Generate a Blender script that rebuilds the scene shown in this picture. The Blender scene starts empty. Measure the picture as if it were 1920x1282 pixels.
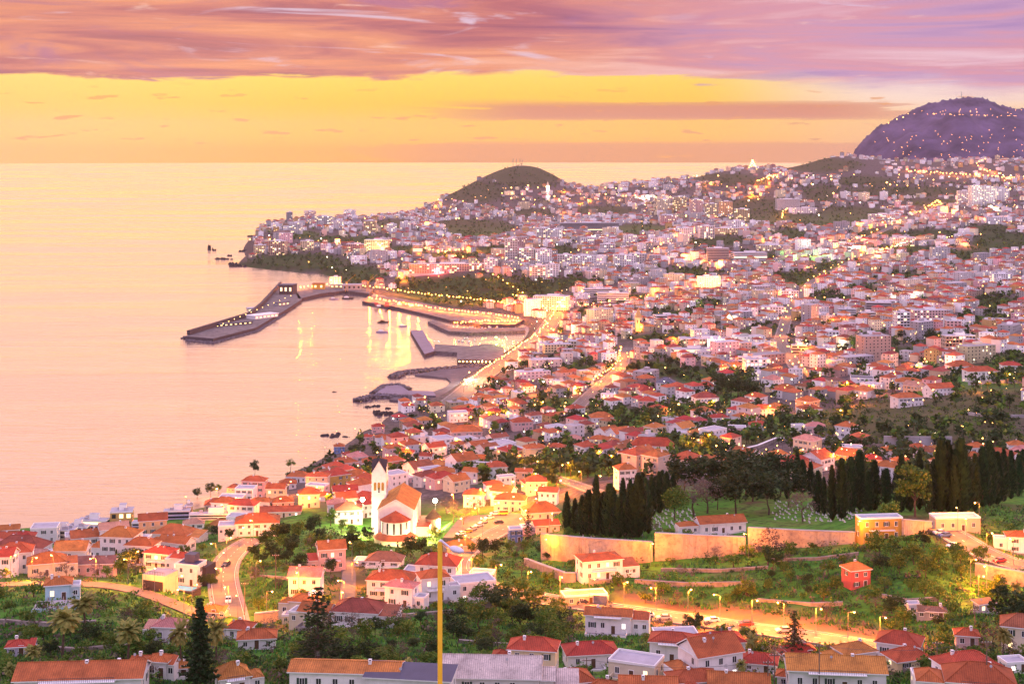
import bpy, math, random
import numpy as np
from mathutils import Vector, Matrix
random.seed(7); RNG = np.random.default_rng(7)
SC = bpy.context.scene; COL = SC.collection
R = math.radians
# ------------------------------------------------------------------ camera
F, H, EY = 2667.0, 250.0, 279.0          # focal length in photo pixels, eye height (m), eye level row
cam = bpy.data.cameras.new('camera'); camo = bpy.data.objects.new('camera', cam); COL.objects.link(camo)
camo.location = (0, 0, H); camo.rotation_euler = (R(90), 0, 0)
cam.sensor_fit = 'HORIZONTAL'; cam.sensor_width = 36; cam.lens = F/1920*36
cam.shift_y = -(641-EY)/1920; cam.clip_start = 1; cam.clip_end = 90000
SC.camera = camo
SUN_AZ, SUN_EL = R(-13), R(6)             # ahead of the camera, out over the sea
# ------------------------------------------------------------------ exposure
SC.view_settings.view_transform = 'Standard'; SC.view_settings.look = 'None'
SC.view_settings.exposure = 0.0; SC.view_settings.gamma = 1
SC.cycles.use_denoising = True
SC.cycles.max_bounces = 6; SC.cycles.diffuse_bounces = 2; SC.cycles.glossy_bounces = 2
SC.cycles.volume_bounces = 0; SC.cycles.transparent_max_bounces = 6
SC.cycles.use_light_tree = True; SC.cycles.sample_clamp_indirect = 4.0
SC.cycles.caustics_reflective = False; SC.cycles.caustics_refractive = False

def lin(c):
    return tuple(((v/255)/12.92 if v/255 <= .04045 else ((v/255+.055)/1.055)**2.4) for v in c)

class NT:
    """tiny helper to write node graphs"""
    def __init__(s, tree): s.t = tree; s.n = tree.nodes; s.l = tree.links
    def new(s, kind, **kw):
        n = s.n.new(kind)
        for k, v in kw.items(): setattr(n, k, v)
        return n
    def put(s, sock, v):
        if isinstance(v, bpy.types.NodeSocket): s.l.new(v, sock)
        elif v is not None:
            if sock.type == 'RGBA' and len(v) == 3: v = (*v, 1)
            sock.default_value = v
    def m(s, op, a, b=None, c=None, clamp=False):
        n = s.new('ShaderNodeMath', operation=op, use_clamp=clamp)
        s.put(n.inputs[0], a); s.put(n.inputs[1], b)
        if c is not None: s.put(n.inputs[2], c)
        return n.outputs[0]
    def ss(s, x, a, b, lo=0.0, hi=1.0):
        n = s.new('ShaderNodeMapRange', interpolation_type='SMOOTHSTEP')
        s.put(n.inputs[0], x); s.put(n.inputs[1], a); s.put(n.inputs[2], b); s.put(n.inputs[3], lo); s.put(n.inputs[4], hi)
        return n.outputs[0]
    def mix(s, f, a, b, mode='MIX'):
        n = s.new('ShaderNodeMix', data_type='RGBA', blend_type=mode)
        s.put(n.inputs[0], f); s.put(n.inputs[6], a); s.put(n.inputs[7], b)
        return n.outputs[2]
    def ramp(s, x, stops, interp='LINEAR'):
        n = s.new('ShaderNodeValToRGB'); cr = n.color_ramp; cr.interpolation = interp
        while len(cr.elements) < len(stops): cr.elements.new(.5)
        for e, (p, c) in zip(cr.elements, stops): e.position = p; e.color = (*c, 1)
        s.put(n.inputs[0], x); return n.outputs[0]
    def comb(s, x, y, z):
        n = s.new('ShaderNodeCombineXYZ')
        for i, v in enumerate((x, y, z)): s.put(n.inputs[i], v)
        return n.outputs[0]
    def noise(s, vec, scale, detail=4, rough=.5, dist=0.0):
        n = s.new('ShaderNodeTexNoise'); s.put(n.inputs['Vector'], vec)
        n.inputs['Scale'].default_value = scale; n.inputs['Detail'].default_value = detail
        n.inputs['Roughness'].default_value = rough; n.inputs['Distortion'].default_value = dist
        return n.outputs[0]

# ------------------------------------------------------------------ sky (world)
W = bpy.data.worlds.new('World'); SC.world = W; W.use_nodes = True
def build_world():
    t = NT(W.node_tree); t.n.clear()
    tc = t.new('ShaderNodeTexCoord'); sep = t.new('ShaderNodeSeparateXYZ'); t.l.new(tc.outputs['Generated'], sep.inputs[0])
    x, y, z = sep.outputs
    hor = t.m('SQRT', t.m('ADD', t.m('MULTIPLY', x, x), t.m('MULTIPLY', y, y)))
    el = t.m('DIVIDE', z, t.m('MAXIMUM', hor, .001))            # tan of elevation
    az = t.m('ARCTAN2', x, y)                                    # 0 straight ahead, + inland
    v = lambda sx, sz, off=0.0: t.comb(t.m('MULTIPLY', az, sx), t.m('MULTIPLY', el, sz), off)
    # clear band over the sea
    clear = t.ramp(t.m('MULTIPLY', el, 10, clamp=True), [(0, (1.02,.44,.0)), (.05, (1.06,.52,.0)), (.12, (1.06,.58,.0)),
             (.32, (1.0,.58,.0)), (.50, (1.0,.69,.08)), (.75, lin((255,222,170))), (1, lin((255,214,190)))])
    pale = t.ramp(t.m('MULTIPLY', el, 10, clamp=True), [(0, lin((250,190,120))), (.2, lin((255,205,120))), (.33, lin((252,225,205))), (.5, lin((250,228,226))), (1, lin((232,205,226)))])
    c = t.mix(t.ss(az, .12, .28), clear, pale)
    left = t.m('MULTIPLY', t.ss(az, -.1, -.36), .35)
    c = t.mix(left, c, lin((253,226,150)))
    # thin streaks and little puffs in the clear band
    st = t.noise(v(9, 190, 3.1), 1, 5, .55, .4)
    band = t.m('MULTIPLY', t.ss(el, .0165, .023), t.ss(el, .036, .0285))
    band = t.m('MULTIPLY', band, t.m('MULTIPLY', t.ss(az, -.10, .02), t.ss(az, .36, .2)))
    c = t.mix(t.m('MULTIPLY', t.ss(t.m('ADD', st, t.m('MULTIPLY', band, .3)), .55, .66), band), c, lin((214,134,96)))
    low = t.m('MULTIPLY', t.ss(el, .0065, .0025), t.ss(az, -.16, -.02))
    ln = t.noise(v(16, 120, 8), 1, 5, .6)
    c = t.mix(t.m('MULTIPLY', t.ss(t.m('ADD', ln, t.m('MULTIPLY', low, .25)), .5, .62), t.m('MULTIPLY', low, .6)), c, lin((216,138,104)))
    pf = t.noise(v(34, 210, 5), 1, 4, .55)
    pb = t.m('MULTIPLY', t.ss(el, -.001, .006), t.ss(el, .05, .03))
    c = t.mix(t.m('MULTIPLY', t.ss(pf, .61, .66), t.m('MULTIPLY', pb, .8)), c, lin((228,150,66)))
    # the cloud deck
    n1 = t.noise(v(4.5, 62, 1.3), 1, 7, .58, .6)
    n2 = t.noise(v(7, 45, 7.7), 1, 6, .55, .9)
    n3 = t.noise(v(14, 120, 2.2), 1, 6, .6, .5)
    deck = t.ramp(n1, [(.32, lin((146,66,108))), (.42, lin((186,98,112))), (.50, lin((214,128,116))), (.58, lin((232,146,112))), (.70, lin((250,184,150)))])
    deck = t.mix(t.m('MULTIPLY', t.ss(n2, .52, .68), .75), deck, lin((166,98,152)))
    deckr = t.ramp(n1, [(.32, lin((164,136,196))), (.45, lin((200,160,200))), (.54, lin((220,156,176))), (.68, lin((242,212,224)))])
    deck = t.mix(t.ss(az, -.02, .22, 0, .92), deck, deckr)
    deck = t.mix(t.m('MULTIPLY', t.ss(n3, .60, .74), .6), deck, lin((252,214,196)))
    deck = t.mix(t.m('MULTIPLY', t.ss(n2, .40, .30), .7), deck, lin((228,216,240)))
    deck = t.mix(1.0, deck, (.95,.90,.95), 'MULTIPLY')
    edge = t.m('ADD', el, t.m('ADD', t.m('MULTIPLY', t.m('SUBTRACT', n3, .5), .016), t.m('MULTIPLY', t.m('SUBTRACT', n2, .5), .022)))
    edge = t.m('ADD', edge, t.ss(az, .1, .34, 0, .012))
    cov = t.ss(edge, .0485, .0515)
    cov = t.mix(t.ss(az, .1, .25), cov, t.ss(edge, .044, .060))
    c = t.mix(cov, c, deck)
    # higher, out of the picture: broken peach cloud ahead, lavender overhead and behind
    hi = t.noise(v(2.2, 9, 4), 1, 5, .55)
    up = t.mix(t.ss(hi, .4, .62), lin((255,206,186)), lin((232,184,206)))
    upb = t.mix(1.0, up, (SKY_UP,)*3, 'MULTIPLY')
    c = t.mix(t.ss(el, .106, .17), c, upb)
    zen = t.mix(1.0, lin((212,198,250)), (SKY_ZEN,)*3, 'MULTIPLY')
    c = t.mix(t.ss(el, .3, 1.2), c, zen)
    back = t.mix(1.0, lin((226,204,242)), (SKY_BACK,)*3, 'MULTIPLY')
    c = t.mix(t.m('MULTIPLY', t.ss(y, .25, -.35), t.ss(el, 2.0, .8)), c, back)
    sky = t.new('ShaderNodeTexSky', sky_type='NISHITA', sun_disc=False, sun_elevation=SUN_EL, sun_rotation=SUN_AZ)
    c = t.mix(.003, c, sky.outputs[0], 'ADD')
    bg = t.new('ShaderNodeBackground'); t.put(bg.inputs[0], c); bg.inputs[1].default_value = 1.0
    out = t.new('ShaderNodeOutputWorld'); t.l.new(bg.outputs[0], out.inputs[0])
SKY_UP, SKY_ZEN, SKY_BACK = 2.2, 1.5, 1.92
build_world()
# ------------------------------------------------------------------ sun (just above the horizon, veiled)
sl = bpy.data.lights.new('sun', 'SUN'); sl.energy = .8; sl.angle = R(52); sl.color = (1, .47, .05)
so = bpy.data.objects.new('sun', sl); COL.objects.link(so)
so.rotation_euler = Vector((-math.sin(SUN_AZ)*math.cos(SUN_EL), -math.cos(SUN_AZ)*math.cos(SUN_EL), -math.sin(SUN_EL))).to_track_quat('-Z', 'Y').to_euler()
HAZE = 1.7e-5
#@@SETTING
# ------------------------------------------------------------------ materials
MATS = {}
def mat(name, col, rough=.8, var=0.0, nscale=.3, bump=0.0, metal=0.0, spec=.3, emit=None, es=0.0, rand=0.0, island=0.0, build=None, col2=None):
    """plain procedural surface: base colour with noise mottling, optional per-object / per-island variation"""
    m = bpy.data.materials.new(name); m.use_nodes = True; t = NT(m.node_tree)
    b = m.node_tree.nodes['Principled BSDF']
    b.inputs['Roughness'].default_value = rough; b.inputs['Metallic'].default_value = metal
    b.inputs['Specular IOR Level'].default_value = spec
    tc = t.new('ShaderNodeTexCoord'); geo = t.new('ShaderNodeNewGeometry')
    c = col if len(col) == 4 else (*col, 1)
    c = t.mix(0.0, c, c)
    if var or col2:
        n = t.noise(geo.outputs['Position'], nscale, 5, .6)
        dark = tuple(v*(1-var) for v in col[:3]); lite = tuple(min(1, v*(1+var)) for v in col[:3])
        c = t.ramp(n, [(.3, dark), (.7, lite if not col2 else col2)])
    if rand:
        oi = t.new('ShaderNodeObjectInfo'); h = t.new('ShaderNodeHueSaturation')
        t.put(h.inputs['Value'], t.m('ADD', 1-rand, t.m('MULTIPLY', oi.outputs['Random'], 2*rand)))
        t.put(h.inputs['Hue'], t.m('ADD', .5-.02*rand/.2, t.m('MULTIPLY', t.m('FRACT', t.m('MULTIPLY', oi.outputs['Random'], 7.3)), .04*rand/.2)))
        t.put(h.inputs['Color'], c); c = h.outputs[0]
    if island:
        h = t.new('ShaderNodeHueSaturation'); ri = geo.outputs['Random Per Island']
        t.put(h.inputs['Value'], t.m('ADD', 1-island, t.m('MULTIPLY', ri, 2*island)))
        t.put(h.inputs['Hue'], t.m('ADD', .5-.03, t.m('MULTIPLY', t.m('FRACT', t.m('MULTIPLY', ri, 9.7)), .06)))
        t.put(h.inputs['Color'], c); c = h.outputs[0]
    t.put(b.inputs['Base Color'], c)
    if bump:
        bn = t.new('ShaderNodeBump'); bn.inputs['Strength'].default_value = bump; bn.inputs['Distance'].default_value = .2
        t.put(bn.inputs['Height'], t.noise(geo.outputs['Position'], nscale*4, 4)); t.l.new(bn.outputs[0], b.inputs['Normal'])
    if emit:
        t.put(b.inputs['Emission Color'], emit); b.inputs['Emission Strength'].default_value = es
    if build: build(t, b, tc, geo)
    MATS[name] = m
    return m
def quiet(m): m.cycles.emission_sampling = 'NONE'; return m

def tile_mat(name, col, rand=.16, scale=1.0):
    """clay roof tiles: courses and rolls in relief, mottled, darker weathering"""
    m = bpy.data.materials.new(name); m.use_nodes = True; t = NT(m.node_tree); b = m.node_tree.nodes['Principled BSDF']
    b.inputs['Roughness'].default_value = .75; b.inputs['Specular IOR Level'].default_value = .25
    geo = t.new('ShaderNodeNewGeometry'); tc = t.new('ShaderNodeTexCoord'); oi = t.new('ShaderNodeObjectInfo')
    n = t.noise(geo.outputs['Position'], .35, 6, .65); n2 = t.noise(geo.outputs['Position'], 3.0, 3, .6)
    c = t.ramp(n, [(.3, tuple(v*.62 for v in col)), (.5, col), (.72, tuple(min(1, v*1.35) for v in col))])
    c = t.mix(t.m('MULTIPLY', t.ss(n2, .5, .72), .65), c, tuple(v*.42 for v in col))
    h = t.new('ShaderNodeHueSaturation')
    t.put(h.inputs['Value'], t.m('ADD', 1-rand, t.m('MULTIPLY', t.m('FRACT', t.m('MULTIPLY', oi.outputs['Random'], 3.7)), 2*rand)))
    t.put(h.inputs['Hue'], t.m('ADD', .488, t.m('MULTIPLY', oi.outputs['Random'], .04)))
    ri = geo.outputs['Random Per Island']
    if scale < 1:
        t.put(h.inputs['Value'], t.m('ADD', .7, t.m('MULTIPLY', ri, .6)))
        t.put(h.inputs['Hue'], t.m('ADD', .48, t.m('MULTIPLY', t.m('FRACT', t.m('MULTIPLY', ri, 5.1)), .045)))
    t.put(h.inputs['Color'], c); c = h.outputs[0]
    sep = t.new('ShaderNodeSeparateXYZ'); t.l.new(tc.outputs['Object'], sep.inputs[0])
    nrm = t.new('ShaderNodeSeparateXYZ'); t.l.new(tc.outputs['Normal'], nrm.inputs[0])
    side = t.m('GREATER_THAN', t.m('ABSOLUTE', nrm.outputs[0]), t.m('ABSOLUTE', nrm.outputs[1]))
    along = t.m('ADD', t.m('MULTIPLY', sep.outputs[1], side), t.m('MULTIPLY', sep.outputs[0], t.m('SUBTRACT', 1, side)))
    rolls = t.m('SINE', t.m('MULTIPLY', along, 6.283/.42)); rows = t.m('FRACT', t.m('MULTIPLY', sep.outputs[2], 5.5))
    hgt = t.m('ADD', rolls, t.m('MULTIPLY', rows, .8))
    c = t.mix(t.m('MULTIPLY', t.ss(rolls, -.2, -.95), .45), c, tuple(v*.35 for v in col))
    t.put(b.inputs['Base Color'], c)
    bn = t.new('ShaderNodeBump'); bn.inputs['Strength'].default_value = .6; bn.inputs['Distance'].default_value = .06
    t.put(bn.inputs['Height'], hgt); t.l.new(bn.outputs[0], b.inputs['Normal'])
    MATS[name] = m; return m

def plaster(name, col):
    def bld(t, b, tc, geo):
        oi = t.new('ShaderNodeObjectInfo'); p = geo.outputs['Position']; sp = t.new('ShaderNodeSeparateXYZ'); t.l.new(p, sp.inputs[0])
        st = t.noise(t.comb(t.m('MULTIPLY', sp.outputs[0], 1.3), t.m('MULTIPLY', sp.outputs[1], 1.3), t.m('MULTIPLY', sp.outputs[2], .12)), 1, 4, .65)
        n = t.noise(p, .5, 5, .6); h = t.new('ShaderNodeHueSaturation'); t.put(h.inputs['Value'], t.m('ADD', .86, t.m('MULTIPLY', oi.outputs['Random'], .2))); t.put(h.inputs['Saturation'], t.m('ADD', .8, t.m('MULTIPLY', oi.outputs['Random'], .5)))
        c = t.ramp(n, [(.3, tuple(v*.86 for v in col)), (.6, col)]); c = t.mix(t.m('MULTIPLY', t.ss(st, .52, .75), t.m('MULTIPLY', oi.outputs['Random'], .55)), c, tuple(v*.45 for v in col)); t.put(h.inputs['Color'], c); t.put(b.inputs['Base Color'], h.outputs[0])
    return mat(name, col, .85, build=bld)
WALLC = {'white': (.80,.77,.75), 'cream': (.74,.62,.42), 'pink': (.72,.46,.42), 'ochre': (.56,.36,.15), 'pale blue': (.45,.62,.66),
         'peach': (.74,.50,.34), 'grey': (.36,.34,.35), 'rose red': (.48,.17,.16), 'lavender': (.52,.46,.60), 'blue': (.16,.24,.48)}
for k, c in WALLC.items(): plaster('plaster_'+k.replace(' ', '_'), c)
TILEC = {'red': (.44,.080,.036), 'orange': (.50,.135,.045), 'brown': (.22,.10,.075), 'dark red': (.30,.070,.045), 'pale': (.62,.50,.46), 'pink': (.55,.24,.19), 'slate': (.13,.13,.17)}
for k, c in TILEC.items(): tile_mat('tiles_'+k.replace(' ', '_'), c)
mat('slab', (.40,.38,.42), .8, .15, .3); mat('slab_navy', (.055,.06,.11), .6, .15, .4); mat('trim', (.80,.78,.76), .7, .03, 1)
mat('glass', (.025,.028,.035), .15, spec=.6, rand=.1); quiet(mat('glass_lit', (.6,.4,.2), .4, emit=(1,.72,.34), es=2.6))
quiet(mat('glass_cool', (.5,.5,.5), .4, emit=(1,.93,.78), es=2.2))
mat('shutter', (.03,.06,.04), .7); mat('wood', (.10,.055,.03), .8, .2, 2); mat('stone', (.26,.22,.20), .9, .35, .5, .6)
mat('concrete', (.36,.34,.34), .85, .2, .15, .2); mat('metal', (.22,.22,.24), .5, .1, 1, metal=.6); mat('rail', (.06,.06,.07), .5)
mat('asphalt', (.13,.115,.11), .8, .25, .25); mat('kerbstone', (.24,.21,.20), .85, .2, .3); mat('paint', (.78,.76,.72), .7); mat('pool', (.03,.30,.50), .1, .1, .6)
mat('dark_wall', (.045,.035,.045), .7, .15, .5)

# ------------------------------------------------------------------ mesh builder
class MB:
    def __init__(s): s.v = []; s.f = []; s.m = []
    def quad(s, a, b, c, d, mi=0):
        k = len(s.v); s.v += [a, b, c, d]; s.f.append((k, k+1, k+2, k+3)); s.m.append(mi)
    def tri(s, a, b, c, mi=0):
        k = len(s.v); s.v += [a, b, c]; s.f.append((k, k+1, k+2)); s.m.append(mi)
    def poly(s, pts, mi=0):
        k = len(s.v); s.v += pts; s.f.append(tuple(range(k, k+len(pts)))); s.m.append(mi)
    def box(s, x0, x1, y0, y1, z0, z1, mi=0, top=None):
        k = len(s.v)
        s.v += [(x0,y0,z0),(x1,y0,z0),(x1,y1,z0),(x0,y1,z0),(x0,y0,z1),(x1,y0,z1),(x1,y1,z1),(x0,y1,z1)]
        for q in ((0,3,2,1),(4,5,6,7),(0,1,5,4),(1,2,6,5),(2,3,7,6),(3,0,4,7)):
            s.f.append(tuple(k+i for i in q)); s.m.append(mi)
        if top is not None: s.m[-5] = top
    def prism(s, pts, z0, z1, mi=0, top=None):
        """vertical prism over a plan outline (counter-clockwise)"""
        k = len(s.v); n = len(pts); zz = lambda z, i: z[i] if isinstance(z, (list, tuple)) else z
        s.v += [(p[0], p[1], zz(z0, i)) for i, p in enumerate(pts)] + [(p[0], p[1], zz(z1, i)) for i, p in enumerate(pts)]
        for i in range(n):
            j = (i+1) % n; s.f.append((k+i, k+j, k+n+j, k+n+i)); s.m.append(mi)
        s.f.append(tuple(k+n+i for i in range(n))); s.m.append(mi if top is None else top)
        s.f.append(tuple(k+n-1-i for i in range(n))); s.m.append(mi)
    def tube(s, p0, p1, r0, r1=None, n=6, mi=0, cap=True):
        r1 = r0 if r1 is None else r1
        a = Vector(p0); b = Vector(p1); d = (b-a).normalized(); u = d.orthogonal().normalized(); w = d.cross(u)
        k = len(s.v)
        for c, r in ((a, r0), (b, r1)):
            for i in range(n):
                t = 2*math.pi*i/n; s.v.append(tuple(c+u*r*math.cos(t)+w*r*math.sin(t)))
        for i in range(n):
            j = (i+1) % n; s.f.append((k+i, k+j, k+n+j, k+n+i)); s.m.append(mi)
        if cap:
            s.f.append(tuple(k+n+i for i in range(n))); s.m.append(mi); s.f.append(tuple(k+n-1-i for i in range(n))); s.m.append(mi)
    def ball(s, c, r, mi=0, n=8, k=5, sz=1.0, sx=1.0):
        b = len(s.v)
        for i in range(k+1):
            ph = math.pi*i/k
            for j in range(n):
                t = 2*math.pi*j/n
                s.v.append((c[0]+sx*r*math.sin(ph)*math.cos(t), c[1]+r*math.sin(ph)*math.sin(t), c[2]+sz*r*math.cos(ph)))
        for i in range(k):
            for j in range(n):
                q = (j+1) % n; s.f.append((b+i*n+j, b+(i+1)*n+j, b+(i+1)*n+q, b+i*n+q)); s.m.append(mi)
    def mesh(s, name, mats, smooth=False):
        me = bpy.data.meshes.new(name); me.from_pydata(s.v, [], s.f)
        for m in mats: me.materials.append(MATS[m] if isinstance(m, str) else m)
        if len(mats) > 1: me.polygons.foreach_set('material_index', np.array(s.m, dtype=np.int32))
        if smooth: me.polygons.foreach_set('use_smooth', np.ones(len(s.f), dtype=bool))
        me.update(); return me
    def build(s, name, mats, parent=None, smooth=False, loc=None):
        return put(name, s.mesh(name, mats if isinstance(mats, (list, tuple)) else [mats], smooth), parent, loc)
def put(name, me, parent=None, loc=None, rz=0):
    o = bpy.data.objects.new(name, me); COL.objects.link(o)
    if parent: o.parent = parent
    if loc is not None: o.location = loc
    if rz: o.rotation_euler = (0, 0, rz)
    return o
def tag(o, label, cat=None, group=None, kind=None):
    o['label'] = label
    if cat: o['category'] = cat
    if group: o['group'] = group
    if kind: o['kind'] = kind
    return o
def structure(o): o['kind'] = 'structure'; return o
def empty(name, loc, rz=0, **kw):
    o = bpy.data.objects.new(name, None); COL.objects.link(o); o.location = loc; o.rotation_euler = (0, 0, rz)
    o.empty_display_size = .5
    return o

# ------------------------------------------------------------------ terrain: heights measured on control points, smooth between them
def zat(py, D): return H-(py-EY)/F*D
def wpt(px, py, D): return ((px-960)/F*D, D, zat(py, D))
def sea(px, py): D = H*F/(py-EY); return ((px-960)/F*D, D)
CP = [(-250,1300,275),(150,1290,272),(110,1140,345),(20,1200,320),(80,1085,445),(-150,1080,450),(0,1020,610),(-200,1010,620),(220,1110,400),(300,1125,385),
 (440,1185,370),(425,1110,430),(430,1040,505),(470,1012,545),(230,1005,620),(350,1050,510),(350,965,710),(500,1212,338),(620,1072,465),(735,1020,590),(640,1010,560),
 (700,1112,420),(850,1085,438),(760,1170,365),(830,1215,335),(650,1282,285),(950,980,630),(890,1012,580),(850,1056,480),(560,1080,430),(560,1165,375),
 (1125,1092,438),(1015,1052,482),(1200,1050,474),(1430,1028,468),(1250,992,515),(1500,985,505),(1650,1002,450),(1500,960,545),(1300,970,545),(1700,945,560),
 (1300,1110,428),(1500,1100,415),(1300,1160,400),(1480,1185,372),(1640,1213,348),(1100,1135,420),(950,1108,440),(1150,1195,370),(1300,1245,330),(1560,1275,300),
 (1850,1280,288),(2150,1290,290),(1920,1400,258),(1700,1400,255),(1300,1400,252),(950,1400,250),(600,1400,250),(100,1400,248),(1900,1160,358),(1830,1050,425),(1910,1062,420),(1600,1100,408),(1760,1012,440),(1900,955,500),(2150,1000,470),(1720,1110,395),
 (1400,880,715),(1300,890,690),(1550,880,715),(1880,855,750),(1700,870,725),(2150,860,720),(1200,905,670),(1000,940,670),(900,890,800),(1020,870,830),(1100,855,890),
 (760,920,740),(640,930,740),(560,940,710),(480,990,640),(440,930,790),(540,890,900),(650,850,1030),(720,860,980),(850,845,990),(1000,805,1090),(850,785,1190),(740,795,1240),
 (770,762,1340),(850,742,1400),(950,705,1500),(930,685,1600),(1000,652,1740),(1030,612,1950),(980,592,2080),(870,577,2180),(700,560,2330),(1200,805,1010),(1400,805,950),
 (1300,705,1330),(1600,705,1240),(1900,705,1150),(2150,700,1150),(1700,780,935),(1900,780,870),(2150,800,830),(1600,830,815),(1450,842,815),(1300,830,860),
 (1300,605,1820),(1600,605,1740),(1900,605,1660),(2200,600,1650),(1100,622,1860),(1100,562,2250),(1000,562,2280),(900,553,2360),(900,522,2520),(800,542,2480),(800,502,2700),
 (700,532,2580),(700,502,2780),(640,486,3020),(560,478,3120),(500,476,3180),(1100,502,2680),(1400,502,2600),(1900,502,2400),(2200,500,2400),
 (470,456,3450),(540,422,3850),(700,414,4100),(1000,450,3250),(1300,432,3450),(1700,430,3400),(1900,430,3250),(2200,430,3200),(800,440,3600),(850,396,4650),
 (1000,376,4900),(1200,374,4700),(1400,364,4600),(1700,356,4500),(1900,372,4100),(1900,338,4700),(2200,340,4700),
 (800,388,5100),(860,358,5250),(900,336,5350),(930,323,5450),(958,314,5500),(1008,315,5500),(1040,330,5450),(1072,349,5400),(1090,352,5500),(985,345,6100),(880,380,6000),(1080,375,6000),
 (1160,346,5300),(1240,340,5250),(1300,334,5200),(1360,322,5150),(1411,317,5150),(1470,318,5150),(1520,305,5150),(1570,294,5150),(1620,298,5150),(1700,304,5200),(1850,300,5250),(2200,295,5300),
 (1300,352,5900),(1500,340,6000),(1700,335,6300),(2200,330,6500),(1700,330,9000),(2300,300,9000)]
cp = np.array(CP, float)
cX, cY = (cp[:,0]-960)/F*cp[:,2], cp[:,2]; cZ = H-(cp[:,1]-EY)/F*cp[:,2]
extra = [(-8,16,243),(0,32,232.5),(8,60,222),(-60,40,228),(60,40,236),(0,150,190),(-60,150,183),(60,150,184),(-110,240,148),(110,250,146)]
cX = np.append(cX, [e[0] for e in extra]); cY = np.append(cY, [e[1] for e in extra]); cZ = np.append(cZ, [e[2] for e in extra])
def tp(X, Y): return X/Y*2.2, np.log(Y)
def kern(d2): return np.where(d2 > 1e-12, d2*np.log(np.maximum(d2, 1e-12)), 0)
def tps_fit():
    u, v = tp(cX, cY); n = len(u)
    K = kern((u[:,None]-u[None])**2+(v[:,None]-v[None])**2)+np.eye(n)*2e-4
    P = np.stack([np.ones(n), u, v], 1); A = np.zeros((n+3, n+3)); A[:n,:n] = K; A[:n,n:] = P; A[n:,:n] = P.T
    return u, v, np.linalg.solve(A, np.concatenate([cZ, np.zeros(3)]))
TU, TV, TW = tps_fit()
def tps(X, Y):
    u, v = tp(X, Y); n = len(TU); out = TW[n]+TW[n+1]*u+TW[n+2]*v
    for i in range(n): out = out+TW[i]*kern((u-TU[i])**2+(v-TV[i])**2)
    return out
# the coast
def pd(px, D): return ((px-960)/F*D, D)
COAST = [(-600,0),pd(-900,560),pd(-300,680),pd(0,720),pd(100,735),pd(250,760),pd(350,800),pd(440,930),pd(520,1020),pd(570,1090),pd(640,1220)] + \
  [sea(*p) for p in [(690,797),(702,785),(738,768),(766,760),(800,750),(838,737),(856,723),(850,711),(880,697),(905,690),(935,679),(962,668),(965,655),(985,640),(985,615),(960,600),(900,588),(840,582),(800,574),(740,562),(700,553),(650,543),(618,532),(614,520),(590,514),(550,512),(500,507),(450,501),(432,495),(450,480),(446,468)]] + \
  [pd(452,3700),pd(462,4000),pd(500,4350),pd(560,4600),pd(700,5000),pd(800,5500),pd(900,6100),pd(1000,6300),pd(1160,6200),pd(1300,6100),pd(1400,6300),pd(1560,6600),pd(1600,7000),pd(1600,7600),pd(1592,8300),pd(1640,9400),(6500,9600),(6500,0)]
def coast_dist(X, Y):
    """signed distance to the coastline, positive on land"""
    P = np.array(COAST); best = np.full(X.shape, 1e9); inside = np.zeros(X.shape, bool)
    for i in range(len(P)):
        a = P[i]; b = P[(i+1) % len(P)]; d = b-a
        t = np.clip(((X-a[0])*d[0]+(Y-a[1])*d[1])/(d@d), 0, 1)
        best = np.minimum(best, (X-a[0]-t*d[0])**2+(Y-a[1]-t*d[1])**2)
        if a[1] != b[1]:
            c = (a[1] > Y) != (b[1] > Y); inside ^= c & (X < d[0]*(Y-a[1])/(b[1]-a[1])+a[0])
    return np.where(inside, 1, -1)*np.sqrt(best)
def fbm(X, Y, s, seed=0):
    rs = np.random.RandomState(seed); out = 0; amp = 1
    for k in range(5):
        for _ in range(3):
            th, ph = rs.rand(2)*6.283; out = out+amp*np.sin((X*math.cos(th)+Y*math.sin(th))/s*6.283*(2**k)*(.8+.4*rs.rand())+ph)/3
        amp *= .5
    return out
NA, NB = 520, 760
GA = np.linspace(-.62, .72, NA); B0, B1 = math.log(14.), math.log(9300.)
# rows of the grid: finer where the picture shows the near slopes
rows = np.concatenate([np.linspace(B0, math.log(250), 60, endpoint=False), np.linspace(math.log(250), math.log(900), 420, endpoint=False), np.linspace(math.log(900), B1, NB-480)])
GY = np.exp(rows); XX = GA[None,:]*GY[:,None]; YY = np.repeat(GY[:,None], NA, 1)
CD = coast_dist(XX, YY)
ZZ = tps(XX, YY)
ZZ = np.maximum(ZZ, 2.2)+np.clip((YY-250)/150, 0, 1)*(fbm(XX, YY, 70, 1)*.7+np.clip((YY-900)/2500, 0, 1)*fbm(XX, YY, 420, 2)*3*np.clip(ZZ/40, 0, 1))
cw = np.interp(YY, [0, 900, 1200, 1500, 2300, 2600, 4000, 6000], [45, 45, 25, 22, 10, 30, 60, 200])
sm = np.clip(CD/cw, 0, 1); sm = sm*sm*(3-2*sm)
ZZ = -4+(np.maximum(ZZ, 2.2)+4)*sm
def zt(X, Y):
    """terrain height, bilinear"""
    X = np.asarray(X, float); Y = np.asarray(Y, float)
    ia = np.clip((X/Y-GA[0])/(GA[-1]-GA[0])*(NA-1), 0, NA-1.001); r = np.clip(np.interp(np.log(Y), rows, np.arange(NB)), 0, NB-1.001)
    i = ia.astype(int); j = r.astype(int); fa = ia-i; fr = r-j
    return (ZZ[j,i]*(1-fa)+ZZ[j,i+1]*fa)*(1-fr)+(ZZ[j+1,i]*(1-fa)+ZZ[j+1,i+1]*fa)*fr
MARCH = np.exp(np.linspace(math.log(240), math.log(9200), 2600))
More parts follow.
